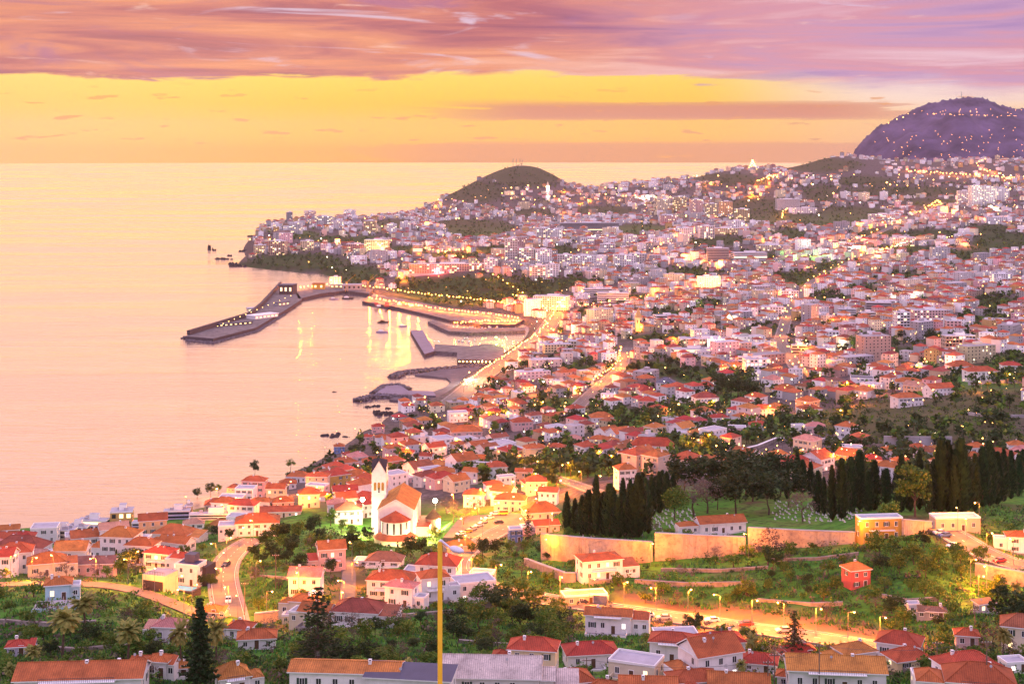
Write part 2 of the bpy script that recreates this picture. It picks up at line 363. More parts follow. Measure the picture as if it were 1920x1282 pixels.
def G(px, py, dmin=240):
    """first point of the ground behind a place in the picture"""
    Y = MARCH[MARCH >= dmin]; X = (px-960)/F*Y; z = H-(py-EY)/F*Y
    d = z-np.maximum(zt(X, Y), 0.0); k = np.argmax(d <= 0)
    if d[k] > 0: k = len(Y)-1
    if k == 0: return Vector((X[0], Y[0], float(zt(X[0], Y[0]))))
    t = d[k-1]/(d[k-1]-d[k]); y = Y[k-1]+t*(Y[k]-Y[k-1])
    return Vector(((px-960)/F*y, y, H-(py-EY)/F*y))
def proj(p): return 960+F*p[0]/p[1], EY+(H-p[2])/p[1]*F
# roads: centre lines picked on the ground, then graded into the terrain
ROADS = {
 'main': (8.5, [(985,972),(930,1000),(885,1026),(856,1050),(850,1072),(880,1095),(950,1113),(1050,1130),(1150,1143),(1300,1164),(1420,1180),(1540,1198),(1640,1214),(1700,1222)]),
 'curve': (8.0, [(478,1010),(445,1030),(425,1052),(417,1078),(421,1110),(430,1145),(436,1180)]),
 'hill': (9.0, [(2010,1085),(1920,1066),(1860,1050),(1815,1024),(1795,1003),(1750,985)]),
 'lane': (4.5, [(646,1052),(655,1075),(652,1110),(648,1150)]),
 'lower': (4.6, [(-60,1098),(40,1096),(140,1092),(230,1100),(300,1122),(350,1142),(400,1165)]),
 'promenade': (22.0, [(1046,585),(1030,610),(1012,632),(985,652),(945,680),(905,706),(868,738),(840,760)]),
 'avenue_a': (13.0, [(1046,585),(1120,578),(1200,565),(1290,548),(1400,535)]), 'avenue_b': (13.0, [(1500,700),(1462,640),(1480,580),(1520,530),(1600,490),(1680,468)]), 'avenue_c': (13.0, [(1180,492),(1215,478),(1250,462),(1330,440)]),
 'avenue_d': (12.0, [(1175,652),(1165,690),(1120,728),(1080,765)]), 'avenue_e': (14.0, [(1690,324),(1760,328),(1830,332),(1905,338)]), 'avenue_f': (12.0, [(1560,470),(1640,440),(1735,398),(1770,380)]),
 'bend': (8.0, [(918,868),(960,876),(1010,888),(1060,902),(1125,925)]),
}
ROADW = {}
def resample(pts, step):
    P = [Vector(p) for p in pts]; out = [P[0]]
    for a, b in zip(P, P[1:]):
        n = max(1, int((b-a).length/step))
        for i in range(1, n+1): out.append(a+(b-a)*i/n)
    return out
def smooth(P, k=6):
    P = [p.copy() for p in P]
    for _ in range(k):
        P = [P[0]]+[(P[i-1]+P[i]*2+P[i+1])/4 for i in range(1, len(P)-1)]+[P[-1]]
    return P
for k, (w, pix) in ROADS.items():
    ROADW[k] = (w, smooth(resample([G(*p) for p in pix], 4.0), 10))
def grade(P, half, fall, zoff=0.0):
    global ZZ
    near = np.full(XX.shape, 1e9); zr = np.zeros(XX.shape)
    A = np.array([tuple(p) for p in P]); m = (YY > A[:,1].min()-60) & (YY < A[:,1].max()+60) & (XX > A[:,0].min()-60) & (XX < A[:,0].max()+60)
    x, y = XX[m], YY[m]; nd = near[m]; z = zr[m]
    for a, b in zip(A, A[1:]):
        d = b[:2]-a[:2]; t = np.clip(((x-a[0])*d[0]+(y-a[1])*d[1])/max(d@d, 1e-6), 0, 1)
        q = np.hypot(x-a[0]-t*d[0], y-a[1]-t*d[1]); c = q < nd; nd[c] = q[c]; z[c] = (a[2]+t*(b[2]-a[2]))[c]
    f = 1-np.clip((nd-half)/fall, 0, 1); f = f*f*(3-2*f)
    zz = ZZ[m]; ZZ[m] = zz*(1-f)+(z+zoff)*f
for k, (w, P) in ROADW.items(): grade(P, w/2+1.5, 7 if w < 20 else 20)
def level(px, py, rad, fall=8):
    """a levelled yard"""
    global ZZ
    p = G(px, py); d = np.hypot(XX-p.x, YY-p.y); f = 1-np.clip((d-rad)/fall, 0, 1); f = f*f*(3-2*f); ZZ = ZZ*(1-f)+p.z*f
level(940, 985, 22); level(745, 1020, 16)

# ground use, by outlines picked in the photograph and carried onto the ground: dark planted areas
GREEN = [(870,545,135,30),(1000,548,60,24),(560,493,95,18),(660,515,60,18),(480,500,50,10),(900,430,70,18),(1420,392,70,22),(1600,402,75,16),(1540,363,35,16),(1340,452,60,10),(1450,410,90,12),(1290,515,60,12),(1500,523,62,14),
 (1620,545,30,10),(1330,575,40,8),(1240,635,60,10),(1230,692,60,16),(1310,705,50,16),(1385,738,45,34),(1640,650,45,22),(1690,660,70,10),(1790,640,60,8),(1870,570,50,14),(1720,790,170,45),(1850,750,90,70),(1850,830,90,40),(1560,790,60,24),(1480,798,60,20),(1390,820,80,14),
 (1050,760,50,16),(1130,780,40,16),(1190,790,60,22),(1280,770,60,14),(985,895,110,24),(920,880,50,18),(1060,850,40,14),(1290,850,60,22),(1110,880,70,14),(700,895,60,10),(985,325,80,28),(890,360,60,22),(1540,310,80,14),(1360,335,60,10),(1700,360,120,10),
 (1880,455,60,22),(1700,470,60,10),(1900,690,60,30),(1090,590,40,8),(1420,480,40,8),(1180,560,40,8),(760,470,40,10),(850,480,50,8),(690,450,40,8),(1080,530,50,10),(1000,400,40,8),(1130,395,60,8),(1200,430,60,10),(1480,440,40,10),(1560,420,50,10),(1650,440,50,10),(1750,440,60,10),(1820,480,50,12),(1400,340,60,8),(1620,340,60,10),(1560,500,40,8),(1700,520,50,8),(1050,470,30,10),(930,470,40,10),(870,420,50,10),(740,420,40,8),(620,450,40,8),(560,440,40,8),(1420,620,40,8),(1330,620,30,6),(1560,560,40,8),(1830,600,50,10),(1000,700,40,10),(1080,690,30,8),(1750,380,60,8),(1850,430,50,8),(1260,590,50,8)]
URBAN_TOP = 905
def green(px, py):
    g = np.zeros(np.shape(px))
    for x, y, a, b in GREEN: g = np.maximum(g, 1.25-((px-x)/a)**2-((py-y)/b)**2)
    return np.clip(g*1.6, 0, 1)
TPX = 960+F*XX/YY; TPY = EY+(H-ZZ)/YY*F
gr = green(TPX, TPY); gr = np.maximum(gr, np.clip((TPY-935)/30, 0, 1)*(YY < 800)); gr = np.where(YY < 330, 1, gr); gr = np.maximum(gr, np.clip((660-YY)/40, 0, 1)*np.clip((TPX-1040)/30, 0, 1))
steep = np.clip((cw*1.0-CD)/cw, 0, 1)*(ZZ > 2.5)
dry = np.clip((YY-2600)/1500, 0, 1)*.85
dry = np.maximum(dry, .8*np.clip((TPX-1500)/60, 0, 1)*np.clip((TPY-715)/20, 0, 1)*np.clip((875-TPY)/20, 0, 1)*(YY > 640))
def line_dist(P):
    A = np.array([tuple(p)[:2] for p in P]); best = np.full(XX.shape, 1e9); m = (YY < 600) & (YY > 250); x, y = XX[m], YY[m]; b = best[m]
    for a, c in zip(A, A[1:]):
        d = c-a; t = np.clip(((x-a[0])*d[0]+(y-a[1])*d[1])/max(d@d, 1e-6), 0, 1); b = np.minimum(b, np.hypot(x-a[0]-t*d[0], y-a[1]-t*d[1]))
    best[m] = b; return best
_ld = line_dist(ROADW['main'][1]); _l2 = np.minimum(line_dist(ROADW['hill'][1]), line_dist(ROADW['lane'][1]))
earth = np.clip((24-_ld)/8, 0, 1)*np.clip((TPX-1120)/60, 0, 1)+np.clip((9-_ld)/5, 0, 1)*.7+np.clip((10-_l2)/5, 0, 1)*.8
earth = np.clip(earth, 0, 1)
def ground_mat():
    def bld(t, b, tc, geo):
        at = t.new('ShaderNodeAttribute', attribute_name='green'); g = at.outputs['Fac']
        ar = t.new('ShaderNodeAttribute', attribute_name='rock')
        pos = geo.outputs['Position']
        n = t.noise(pos, .035, 6, .6); n2 = t.noise(pos, .3, 5, .65); n3 = t.noise(pos, .012, 4, .5)
        grass = t.ramp(n, [(.30, (.032,.095,.014)), (.44, (.060,.20,.022)), (.56, (.115,.25,.032)), (.68, (.125,.085,.045))])
        grass = t.mix(t.ss(n2, .45, .7), grass, (.030,.050,.014))
        grass = t.mix(t.m('MULTIPLY', t.ss(n3, .58, .7), .7), grass, (.14,.075,.05))
        urb = t.ramp(n2, [(.35, (.06,.048,.048)), (.5, (.11,.085,.08)), (.65, (.18,.14,.13))])
        urb = t.mix(t.ss(n, .55, .7), urb, (.05,.06,.03))
        dr = t.new('ShaderNodeAttribute', attribute_name='dry').outputs['Fac']
        grass = t.mix(dr, grass, t.ramp(n2, [(.35, (.045,.034,.026)), (.65, (.105,.070,.05))]))
        grass = t.mix(t.m('MULTIPLY', t.new('ShaderNodeAttribute', attribute_name='woods').outputs['Fac'], .75), grass, (.020,.026,.014))
        c = t.mix(g, urb, grass)
        ea = t.new('ShaderNodeAttribute', attribute_name='earth').outputs['Fac']
        c = t.mix(t.m('MULTIPLY', ea, t.ss(n2, .2, .5, .55, 1.0)), c, t.ramp(n, [(.35, (.13,.072,.036)), (.6, (.25,.15,.08))]))
        c = t.mix(ar.outputs['Fac'], c, t.ramp(n2, [(.35, (.035,.025,.02)), (.6, (.12,.075,.055))]))
        t.put(b.inputs['Base Color'], c)
        bn = t.new('ShaderNodeBump'); bn.inputs['Strength'].default_value = .5; bn.inputs['Distance'].default_value = .6
        t.put(bn.inputs['Height'], n2); t.l.new(bn.outputs[0], b.inputs['Normal'])
    return mat('ground', (.1,.1,.1), .95, build=bld, spec=.1)
ground_mat()
def build_terrain():
    idx = np.arange(NA*NB).reshape(NB, NA)
    q = np.stack([idx[:-1,:-1], idx[:-1,1:], idx[1:,1:], idx[1:,:-1]], -1).reshape(-1, 4)
    zf = ZZ.reshape(-1); keep = (zf[q].max(1) > -3.9); q = q[keep]
    used = np.unique(q); remap = np.full(NA*NB, -1); remap[used] = np.arange(len(used)); q = remap[q]
    V = np.stack([XX, YY, ZZ], -1).reshape(-1, 3)[used]
    me = bpy.data.meshes.new('terrain'); me.vertices.add(len(V)); me.vertices.foreach_set('co', V.astype(np.float32).ravel())
    me.loops.add(q.size); me.loops.foreach_set('vertex_index', q.astype(np.int32).ravel())
    me.polygons.add(len(q)); me.polygons.foreach_set('loop_start', np.arange(0, q.size, 4, dtype=np.int32)); me.polygons.foreach_set('loop_total', np.full(len(q), 4, np.int32))
    me.polygons.foreach_set('use_smooth', np.ones(len(q), bool))
    for nm, arr in (('green', gr), ('rock', steep), ('dry', dry), ('earth', earth), ('woods', np.clip((YY-1150)/200, 0, 1)*np.clip((3600-YY)/300, 0, 1))):
        a = me.attributes.new(nm, 'FLOAT', 'POINT'); a.data.foreach_set('value', arr.reshape(-1)[used].astype(np.float32))
    me.update(); me.validate(); me.materials.append(MATS['ground']); structure(put('terrain', me))
build_terrain()
# the far mountain on the cape
def build_mountain():
    prof = [(1585,330),(1592,306),(1599,290),(1608,272),(1624,256),(1648,236),(1662,232),(1680,220),(1700,212),(1720,201),(1745,193),(1760,190),(1800,185),(1838,182),(1856,190),(1872,197),(1900,202),(1930,203),(1980,192),(2060,170),(2200,165),(2500,150)]
    px = np.linspace(1585, 2500, 300); py = np.interp(px, *zip(*prof)); D = 8000.
    v = []; nd = 60
    for i, (x, y) in enumerate(zip(px, py)):
        X = (x-960)/F*D; zc = H-(y-EY)/F*D
        for j in range(nd):
            t = j/(nd-1)
            if t < .62: s = t/.62; yy = D-2300*(1-s); z = -6+(zc+6)*(s**1.35)
            else: s = (t-.62)/.38; yy = D+1500*s; z = zc+(-6-zc)*s*s
            rough = float(fbm(np.array(X), np.array(yy), 1100, 4))*.10*zc*math.sin(math.pi*min(1, t))*(.12 if abs(t-.62) < .1 else 1)+(float(fbm(np.array(X), np.array(yy), 220, 9))*26*(.4 if abs(t-.62) < .1 else 1) if .05 < t < .9 else 0)
            if abs(t-.62) < .05: rough = rough*.5+random.choice((-3, -2, 0, 0, 1, 3, 8))
            v.append((X+(D-yy)*.02 if t < .62 else (x-960)/F*yy*(1+.03*(t-.62)), yy, max(-6, z+rough*(1 if t < .95 else 0))))
    n = len(px); f = [(i*nd+j, (i+1)*nd+j, (i+1)*nd+j+1, i*nd+j+1) for i in range(n-1) for j in range(nd-1)]
    mb = MB(); mb.v = v; mb.f = f; mb.m = [0]*len(f)
    mat('scrub_haze_tinted', (.050,.038,.105), .95, .5, .006, col2=(.150,.105,.20), spec=.05)  # violet of the distance haze is put into the slope colour
    structure(mb.build('mountain', ['scrub_haze_tinted'], smooth=True))
    from mathutils.bvhtree import BVHTree
    return BVHTree.FromPolygons([Vector(p) for p in v], f)
MOUNT = build_mountain()
# ------------------------------------------------------------------ sea
def sea_mat():
    def bld(t, b, tc, geo):
        b.inputs['IOR'].default_value = 1.333
        pos = geo.outputs['Position']; mp = t.new('ShaderNodeMapping'); t.l.new(pos, mp.inputs[0])
        mp.inputs['Scale'].default_value = (.010, .035, .01); mp.inputs['Rotation'].default_value = (0, 0, .12)
        mp2 = t.new('ShaderNodeMapping'); t.l.new(pos, mp2.inputs[0]); mp2.inputs['Scale'].default_value = (.0012, .0065, .01); mp2.inputs['Rotation'].default_value = (0, 0, .06)
        n = t.noise(mp.outputs[0], 1, 6, .6, .6); n2 = t.noise(mp2.outputs[0], 1, 5, .55, .8)
        t.put(b.inputs['Roughness'], t.ss(n2, .38, .62, .07, .24))
        bn = t.new('ShaderNodeBump'); bn.inputs['Strength'].default_value = .2; bn.inputs['Distance'].default_value = 3.0
        mp3 = t.new('ShaderNodeMapping'); t.l.new(pos, mp3.inputs[0]); mp3.inputs['Scale'].default_value = (.03, .16, .05); n3 = t.noise(mp3.outputs[0], 1, 4, .6, .4)
        t.put(bn.inputs['Height'], t.m('ADD', t.m('ADD', n, t.m('MULTIPLY', n3, .9)), t.m('MULTIPLY', n2, 3.2))); t.l.new(bn.outputs[0], b.inputs['Normal'])
        t.put(b.inputs['Base Color'], t.ramp(n2, [(.38, (.13,.085,.105)), (.62, (.27,.17,.14))]))
    return mat('sea_water', (.2,.12,.1), .22, spec=.9, build=bld)
sea_mat()
def disc(name, r, z, m):
    mb = MB(); rings = [0.0, 200, 500, 1000, 2000, 4000, 8000, 16000, r]; n = 96
    mb.v.append((0, 0, z))
    for q in rings[1:]:
        for i in range(n): mb.v.append((q*math.cos(6.28318*i/n), q*math.sin(6.28318*i/n), z))
    for i in range(n): mb.f.append((0, 1+i, 1+(i+1) % n)); mb.m.append(0)
    for k in range(len(rings)-2):
        for i in range(n):
            a = 1+k*n; j = (i+1) % n; mb.f.append((a+i, a+n+i, a+n+j, a+j)); mb.m.append(0)
    return mb.build(name, [m])
structure(disc('sea', 25600, 0.0, 'sea_water'))
# ------------------------------------------------------------------ haze: one closed box of thin even air
def build_haze():
    mb = MB(); mb.box(-27000, 27000, -27000, 27000, -7.5, 760)
    m = bpy.data.materials.new('haze_air'); m.use_nodes = True; t = NT(m.node_tree); t.n.clear()
    v = t.new('ShaderNodeVolumePrincipled'); v.inputs['Color'].default_value = (.95,.88,.92,1); v.inputs['Density'].default_value = HAZE; v.inputs['Anisotropy'].default_value = .45
    out = t.new('ShaderNodeOutputMaterial'); t.l.new(v.outputs[0], out.inputs['Volume'])
    tag(mb.build('haze', [m]), 'thin warm evening haze over town and sea', kind='stuff')
# ------------------------------------------------------------------ roads
def strip(mb, P, w, z, off=0.0, mi=0, skirt=0.0):
    """ribbon of width w along a line, off to one side"""
    L = []
    for i, p in enumerate(P):
        d = (P[min(i+1, len(P)-1)]-P[max(i-1, 0)]); d.z = 0; d.normalize(); nrm = Vector((d.y, -d.x, 0))
        L.append((p+nrm*(off-w/2)+Vector((0,0,z)), p+nrm*(off+w/2)+Vector((0,0,z))))
    for (a, b), (c, d) in zip(L, L[1:]):
        mb.quad(tuple(a), tuple(b), tuple(d), tuple(c), mi)
        if skirt:
            s = Vector((0,0,-skirt)); mb.quad(tuple(a+s), tuple(a), tuple(c), tuple(c+s), mi); mb.quad(tuple(b), tuple(b+s), tuple(d+s), tuple(d), mi)
def dashes(mb, P, w, z, off, a, b):
    i = 0
    while i+a < len(P): strip(mb, P[i:i+a+1], w, z, off); i += a+b
for k, (w, P) in ROADW.items():
    mb = MB(); strip(mb, P, w, .35, skirt=1.2); structure(mb.build('road', ['asphalt']))
    if w > 5:
        fine = resample(P, 1.5); mk = MB()
        dashes(mk, fine, .16, .354, 0, 1, 3); strip(mk, fine, .10, .354, w/2-.35); strip(mk, fine, .10, .354, -w/2+.35)
        structure(mk.build('road_markings', ['paint']))
        kb = MB()
        for s in (-1, 1): strip(kb, P, .9, .48, s*(w/2+.46), skirt=1.2)
        structure(kb.build('pavement', ['kerbstone']))
# church square
def square():
    p = G(940, 985); mb = MB(); mb.prism([(p.x+x, p.y+y) for x, y in ((-24,-20),(22,-24),(26,14),(4,20),(-18,14))], p.z-1.5, p.z+.34)
    structure(mb.build('square_paving', ['asphalt']))
    mk = MB()
    for i in range(9): mk.box(p.x+2+i*2.3, p.x+2.13+i*2.3, p.y-8, p.y-3.4, p.z+.342, p.z+.347)
    structure(mk.build('square_paving_markings', ['paint']))
square()
# ------------------------------------------------------------------ things: registry used for naming each one
REG = []          # (object, noun phrase, picture position, category, group, hand label or None)
def reg(o, noun, cat, group, pos=None, label=None):
    REG.append((o, noun, pos or proj(o.location), cat, group, label))
OCC = []          # ground already taken: (x, y, radius)
def free(x, y, r): return all((x-a)**2+(y-b)**2 > (r+c)**2 for a, b, c in OCC)
# ------------------------------------------------------------------ houses
def roof_mb(kind, w, d, rh, ov, th=.22):
    """hip / gable / shed / flat roof over a plan w x d centred on the origin, eaves at z = 0; slot 0 tiles, slot 1 edge"""
    mb = MB(); x, y = w/2+ov, d/2+ov
    if kind == 'flat':
        mb.box(-w/2, w/2, -d/2, d/2, 0.0, .12, 0)
        for a in ((-w/2-.1, w/2+.1, -d/2-.1, -d/2+.15), (-w/2-.1, w/2+.1, d/2-.15, d/2+.1), (-w/2-.1, -w/2+.15, -d/2+.15, d/2-.15), (w/2-.15, w/2+.1, -d/2+.15, d/2-.15)):
            mb.box(a[0], a[1], a[2], a[3], .003, .55, 1)
        return mb
    if kind == 'shed':
        mb.v = [(-x,-y,0),(x,-y,0),(x,y,rh),(-x,y,rh),(-x,-y,th),(x,-y,th),(x,y,rh+th),(-x,y,rh+th)]
        for q, m in (((0,3,2,1),1),((4,5,6,7),0),((0,1,5,4),1),((1,2,6,5),1),((2,3,7,6),1),((3,0,4,7),1)): mb.f.append(q); mb.m.append(m)
        return mb
    longx = w >= d; k = 1.0 if kind == 'hip' else 0.0
    if longx: a = max(x-y*k, .15) if kind == 'hip' else x; r0, r1 = (-a, 0, rh), (a, 0, rh)
    else: a = max(y-x*k, .15) if kind == 'hip' else y; r0, r1 = (0, -a, rh), (0, a, rh)
    c = [(-x,-y,0),(x,-y,0),(x,y,0),(-x,y,0)]; up = lambda p: (p[0], p[1], p[2]+th)
    C = [up(p) for p in c]; r0, r1 = up(r0), up(r1)
    if longx:
        mb.quad(C[0], C[1], r1, r0); mb.quad(C[2], C[3], r0, r1)
        if kind == 'hip': mb.tri(C[1], C[2], r1); mb.tri(C[3], C[0], r0)
    else:
        mb.quad(C[1], C[2], r1, r0); mb.quad(C[3], C[0], r0, r1)
        if kind == 'hip': mb.tri(C[0], C[1], r0); mb.tri(C[2], C[3], r1)
    for i in range(4): j = (i+1) % 4; mb.quad(c[i], c[j], C[j], C[i], 1)
    mb.quad(c[3], c[2], c[1], c[0], 1)
    if kind == 'gable':
        # verge boards at the two ends
        for s in (-1, 1):
            if longx: mb.quad((s*x, -y, th), (s*x, 0, rh+th), (s*x, 0, rh-.05), (s*x, -y, 0), 1); mb.quad((s*x, 0, rh+th), (s*x, y, th), (s*x, y, 0), (s*x, 0, rh-.05), 1)
            else: mb.quad((-x, s*y, th), (0, s*y, rh+th), (0, s*y, rh-.05), (-x, s*y, 0), 1); mb.quad((0, s*y, rh+th), (x, s*y, th), (x, s*y, 0), (0, s*y, rh-.05), 1)
    # ridge and hip caps
    rc = .13
    mb.tube(r0, r1, rc, n=5, mi=2)
    if kind == 'hip':
        for q in ((C[0], r0), (C[3], r0), (C[1], r1), (C[2], r1)) if longx else ((C[0], r0), (C[1], r0), (C[2], r1), (C[3], r1)): mb.tube(q[0], q[1], rc, n=5, mi=2)
    return mb
def wall_mb(w, d, h, kind, rh, base=6.0):
    mb = MB(); mb.box(-w/2, w/2, -d/2, d/2, -base, h, 0)
    if kind == 'gable':
        if w >= d:
            for s in (-1, 1): mb.prism_g = 0; x0, x1 = (s*w/2-.12, s*w/2) if s > 0 else (-w/2, -w/2+.12); gable(mb, x0, x1, d, h, rh, True)
        else:
            for s in (-1, 1): y0, y1 = (d/2-.12, d/2) if s > 0 else (-d/2, -d/2+.12); gable(mb, y0, y1, w, h, rh, False)
    return mb
def gable(mb, a, b, span, h, rh, alongx):
    q = span/2*.995
    T = (lambda u, s, z: (u, s, z)) if alongx else (lambda u, s, z: (s, u, z))
    A = [T(a, -q, h+.002), T(a, q, h+.002), T(a, 0, h+rh*.97)]; B = [T(b, -q, h+.002), T(b, q, h+.002), T(b, 0, h+rh*.97)]
    mb.tri(*A); mb.tri(*B); mb.quad(A[0], B[0], B[2], A[2]); mb.quad(A[1], B[1], B[2], A[2])
WIN = {}
def window_mesh(w, h, style):
    key = (round(w, 1), round(h, 1), style)
    if key in WIN: return WIN[key]
    w, h, _ = key; mb = MB(); f = .09
    mb.box(-w/2-f, w/2+f, -.07, .02, -f-.05, 0, 0); mb.box(-w/2-f, w/2+f, -.06, .02, h, h+f, 0)
    mb.box(-w/2-f, -w/2, -.06, .02, 0, h, 0); mb.box(w/2, w/2+f, -.06, .02, 0, h, 0)
    mb.box(-w/2, w/2, -.025, .02, 0, h, 1)
    mb.box(-.035, .035, -.045, -.026, 0, h, 0)
    if style == 'shut':
        for s in (-1, 1): x = s*(w/2+f+w*.27); mb.box(x-w*.25, x+w*.25, -.075, .02, -.05, h+.05, 2)
    pane = {'lit': 'glass_lit', 'cool': 'glass_cool'}.get(style, 'glass')
    WIN[key] = mb.mesh('window', ['trim' if style != 'stone' else 'stone', pane, 'shutter']); return WIN[key]
SHARED = {}
def shared(key, fn):
    if key not in SHARED: SHARED[key] = fn()
    return SHARED[key]
def chimney_mesh():
    mb = MB(); mb.box(-.28, .28, -.28, .28, -1.8, .62, 0); mb.box(-.35, .35, -.35, .35, .62, .72, 0); mb.box(-.22, .22, -.22, .22, .72, .92, 1); mb.box(-.32, .32, -.32, .32, .92, .98, 0)
    return mb.mesh('chimney', ['trim', 'rail'])
def house_at(loc, rz, w, d, h, roof, rh, wall, tile, win=True, storeys=None, cols=None, chim=True, detail=2, balcony=False, rnd=None, name='house', shut=.35, lit=.07, sides=True, base=6.0, door=True, wing=None):
    """one house: walls, roof with eaves, chimney, every window and door a part"""
    rnd = rnd or random.Random(int(loc[0]*13+loc[1]*7)); rt = empty(name, loc, rz)
    ov = .45 if roof != 'flat' else 0
    wm = 'plaster_'+wall.replace(' ', '_') if 'plaster_'+wall.replace(' ', '_') in MATS else wall
    tm = 'tiles_'+tile.replace(' ', '_') if 'tiles_'+tile.replace(' ', '_') in MATS else tile
    wall_mb(w, d, h, roof, rh, base).build('wall', [wm], rt)
    rf = roof_mb(roof, w, d, rh, ov).build('roof', [tm, 'trim', tm], rt, loc=(0, 0, h+.004))
    if chim and roof in ('hip', 'gable'):
        c = put('chimney', shared('chim', chimney_mesh), rf); c.location = (rnd.uniform(-.28, .28)*w, rnd.uniform(-.15, .2)*d, rh*.62+.3)
    if wing is None: wing = detail > 1 and roof != 'flat' and w < 19 and rnd.random() < .6
    if wing:
        sd = rnd.choice((-1, 1)); ww, wd, wh = w*rnd.uniform(.32, .5), d*rnd.uniform(.55, .8), h*(.52 if h > 5 else .82); y0 = rnd.uniform(-.5, .0)*(d-wd)
        mb = MB(); xa, xb = (w/2+.003, w/2+ww) if sd > 0 else (-w/2-ww, -w/2-.003); mb.box(xa, xb, y0-wd/2, y0+wd/2, -base, wh, 0); wg = mb.build('wing', [wm], rt)
        k2 = rnd.choice(('hip', 'shed', 'flat')) if roof != 'shed' else 'shed'; rm = roof_mb(k2, ww-.9 if k2 != 'flat' else ww-.2, wd, .24*min(ww, wd) if k2 == 'hip' else 1.0, .3 if k2 != 'flat' else 0); r2 = rm.build('roof', [tm if k2 != 'flat' else 'slab', 'trim', tm], wg, loc=((xa+xb)/2+sd*.1, y0, wh+.004))
        for i in range(max(1, round(ww/2.6))): o = put('window', window_mesh(.9, 1.15, 'plain'), wg); o.location = ((xa+xb)/2+(i-(max(1, round(ww/2.6))-1)/2)*2.2, y0-wd/2-.002, wh*.4)
    if detail > 1 and rnd.random() < .45 and roof != 'flat':
        mb = MB(); mb.tube((0, 0, 0), (0, -.10, .05), .28, .28, 10); mb.tube((0, 0, -1.2), (0, 0, 0), .04, .04, 4, 1); o = mb.build('satellite_dish', ['concrete', 'metal'], rf); o.location = (rnd.uniform(-.3, .3)*w, -d*.2, rh*.75+.8)
    if detail > 1 and w < 19 and loc[1] < 560 and rnd.random() < .55:
        mb = MB(); tw, td = w*rnd.uniform(.6, .95), rnd.uniform(2.4, 4.2); x0 = rnd.uniform(-.5, .5)*(w-tw); ya, yb = -d/2-td-.003, -d/2-.003; zt0 = rnd.uniform(-.1, .35)
        mb.box(x0-tw/2, x0+tw/2, ya, yb, -base, zt0, 0, 1); mb.box(x0-tw/2, x0+tw/2, ya, ya+.2, zt0+.002, zt0+.85, 0); mb.box(x0-tw/2, x0-tw/2+.2, ya+.2, yb, zt0+.002, zt0+.85, 0); mb.box(x0+tw/2-.2, x0+tw/2, ya+.2, yb, zt0+.002, zt0+.85, 0)
        mb.build('terrace', [wm if rnd.random() < .6 else 'stone', 'concrete'], rt)
    if detail > 1 and rnd.random() < .4 and roof in ('hip', 'gable'):
        mb = MB(); mb.tube((0,0,-1), (0,0,2.2), .035, .025, 4)
        for q in range(4): mb.box(-.5+q*.06, .5-q*.06, -.02, .02, 1.3+q*.22, 1.34+q*.22, 0)
        o = mb.build('antenna', ['metal'], rf); o.location = (rnd.uniform(-.3, .3)*w, 0, rh*.8)
    if not win: return rt
    st = storeys or max(1, round(h/3.1)); fh = h/st
    def row(n, width, place):
        for s in range(st):
            for i in range(n):
                if rnd.random() < .08 and st > 1: continue
                ww, hh = min(.95, width/n*.42), min(1.3, fh*.44)
                q = rnd.random(); style = 'lit' if q < lit*.7 else 'cool' if q < lit else 'shut' if rnd.random() < shut and width/n > ww*2.6 else 'plain'
                x = (i+.5-n/2)*width/n*.92; z = s*fh+fh*.34
                if door and s == 0 and i == n//2 and place == 0:
                    dr = put('door', shared('door', door_mesh), rt); dr.location = (x, -d/2-.002, .05); continue
                o = put('window', window_mesh(ww, hh, style), rt)
                if place == 0: o.location = (x, -d/2-.002, z)
                elif place == 1: o.location = (w/2+.002, x, z); o.rotation_euler = (0, 0, R(90))
                else: o.location = (-w/2-.002, x, z); o.rotation_euler = (0, 0, R(-90))
    row(cols or max(2, round(w/3.4)), w, 0)
    if sides:
        ns = max(1, round(d/4.2)) if detail > 1 else 1
        row(ns, d, 1); row(ns, d, 2)
    if balcony:
        mb = MB(); bw = w*.6; z = fh
        mb.box(-bw/2, bw/2, -d/2-1.3, -d/2, z-.14, z, 0); 
        mb.box(-bw/2, bw/2, -d/2-1.3, -d/2-1.24, z+.85, z+.92, 1)
        for i in range(int(bw/.35)+1): x = -bw/2+.03+i*.35; mb.box(x-.025, x+.025, -d/2-1.29, -d/2-1.25, z, z+.85, 1)
        mb.build('balcony', ['trim', 'rail'], rt)
    return rt
def door_mesh():
    mb = MB(); mb.box(-.5, .5, -.05, .02, 0, 2.1, 0); mb.box(-.6, -.5, -.07, .02, 0, 2.2, 1); mb.box(.5, .6, -.07, .02, 0, 2.2, 1); mb.box(-.5, .5, -.07, .02, 2.1, 2.2, 1)
    return mb.mesh('door', ['wood', 'trim'])
def roofword(roof, tile):
    return {'flat': 'flat roof', 'hip': tile.replace(' ', '-')+' hipped roof', 'gable': tile.replace(' ', '-')+' gabled roof', 'shed': tile.replace(' ', '-')+' sloping roof'}[roof] 
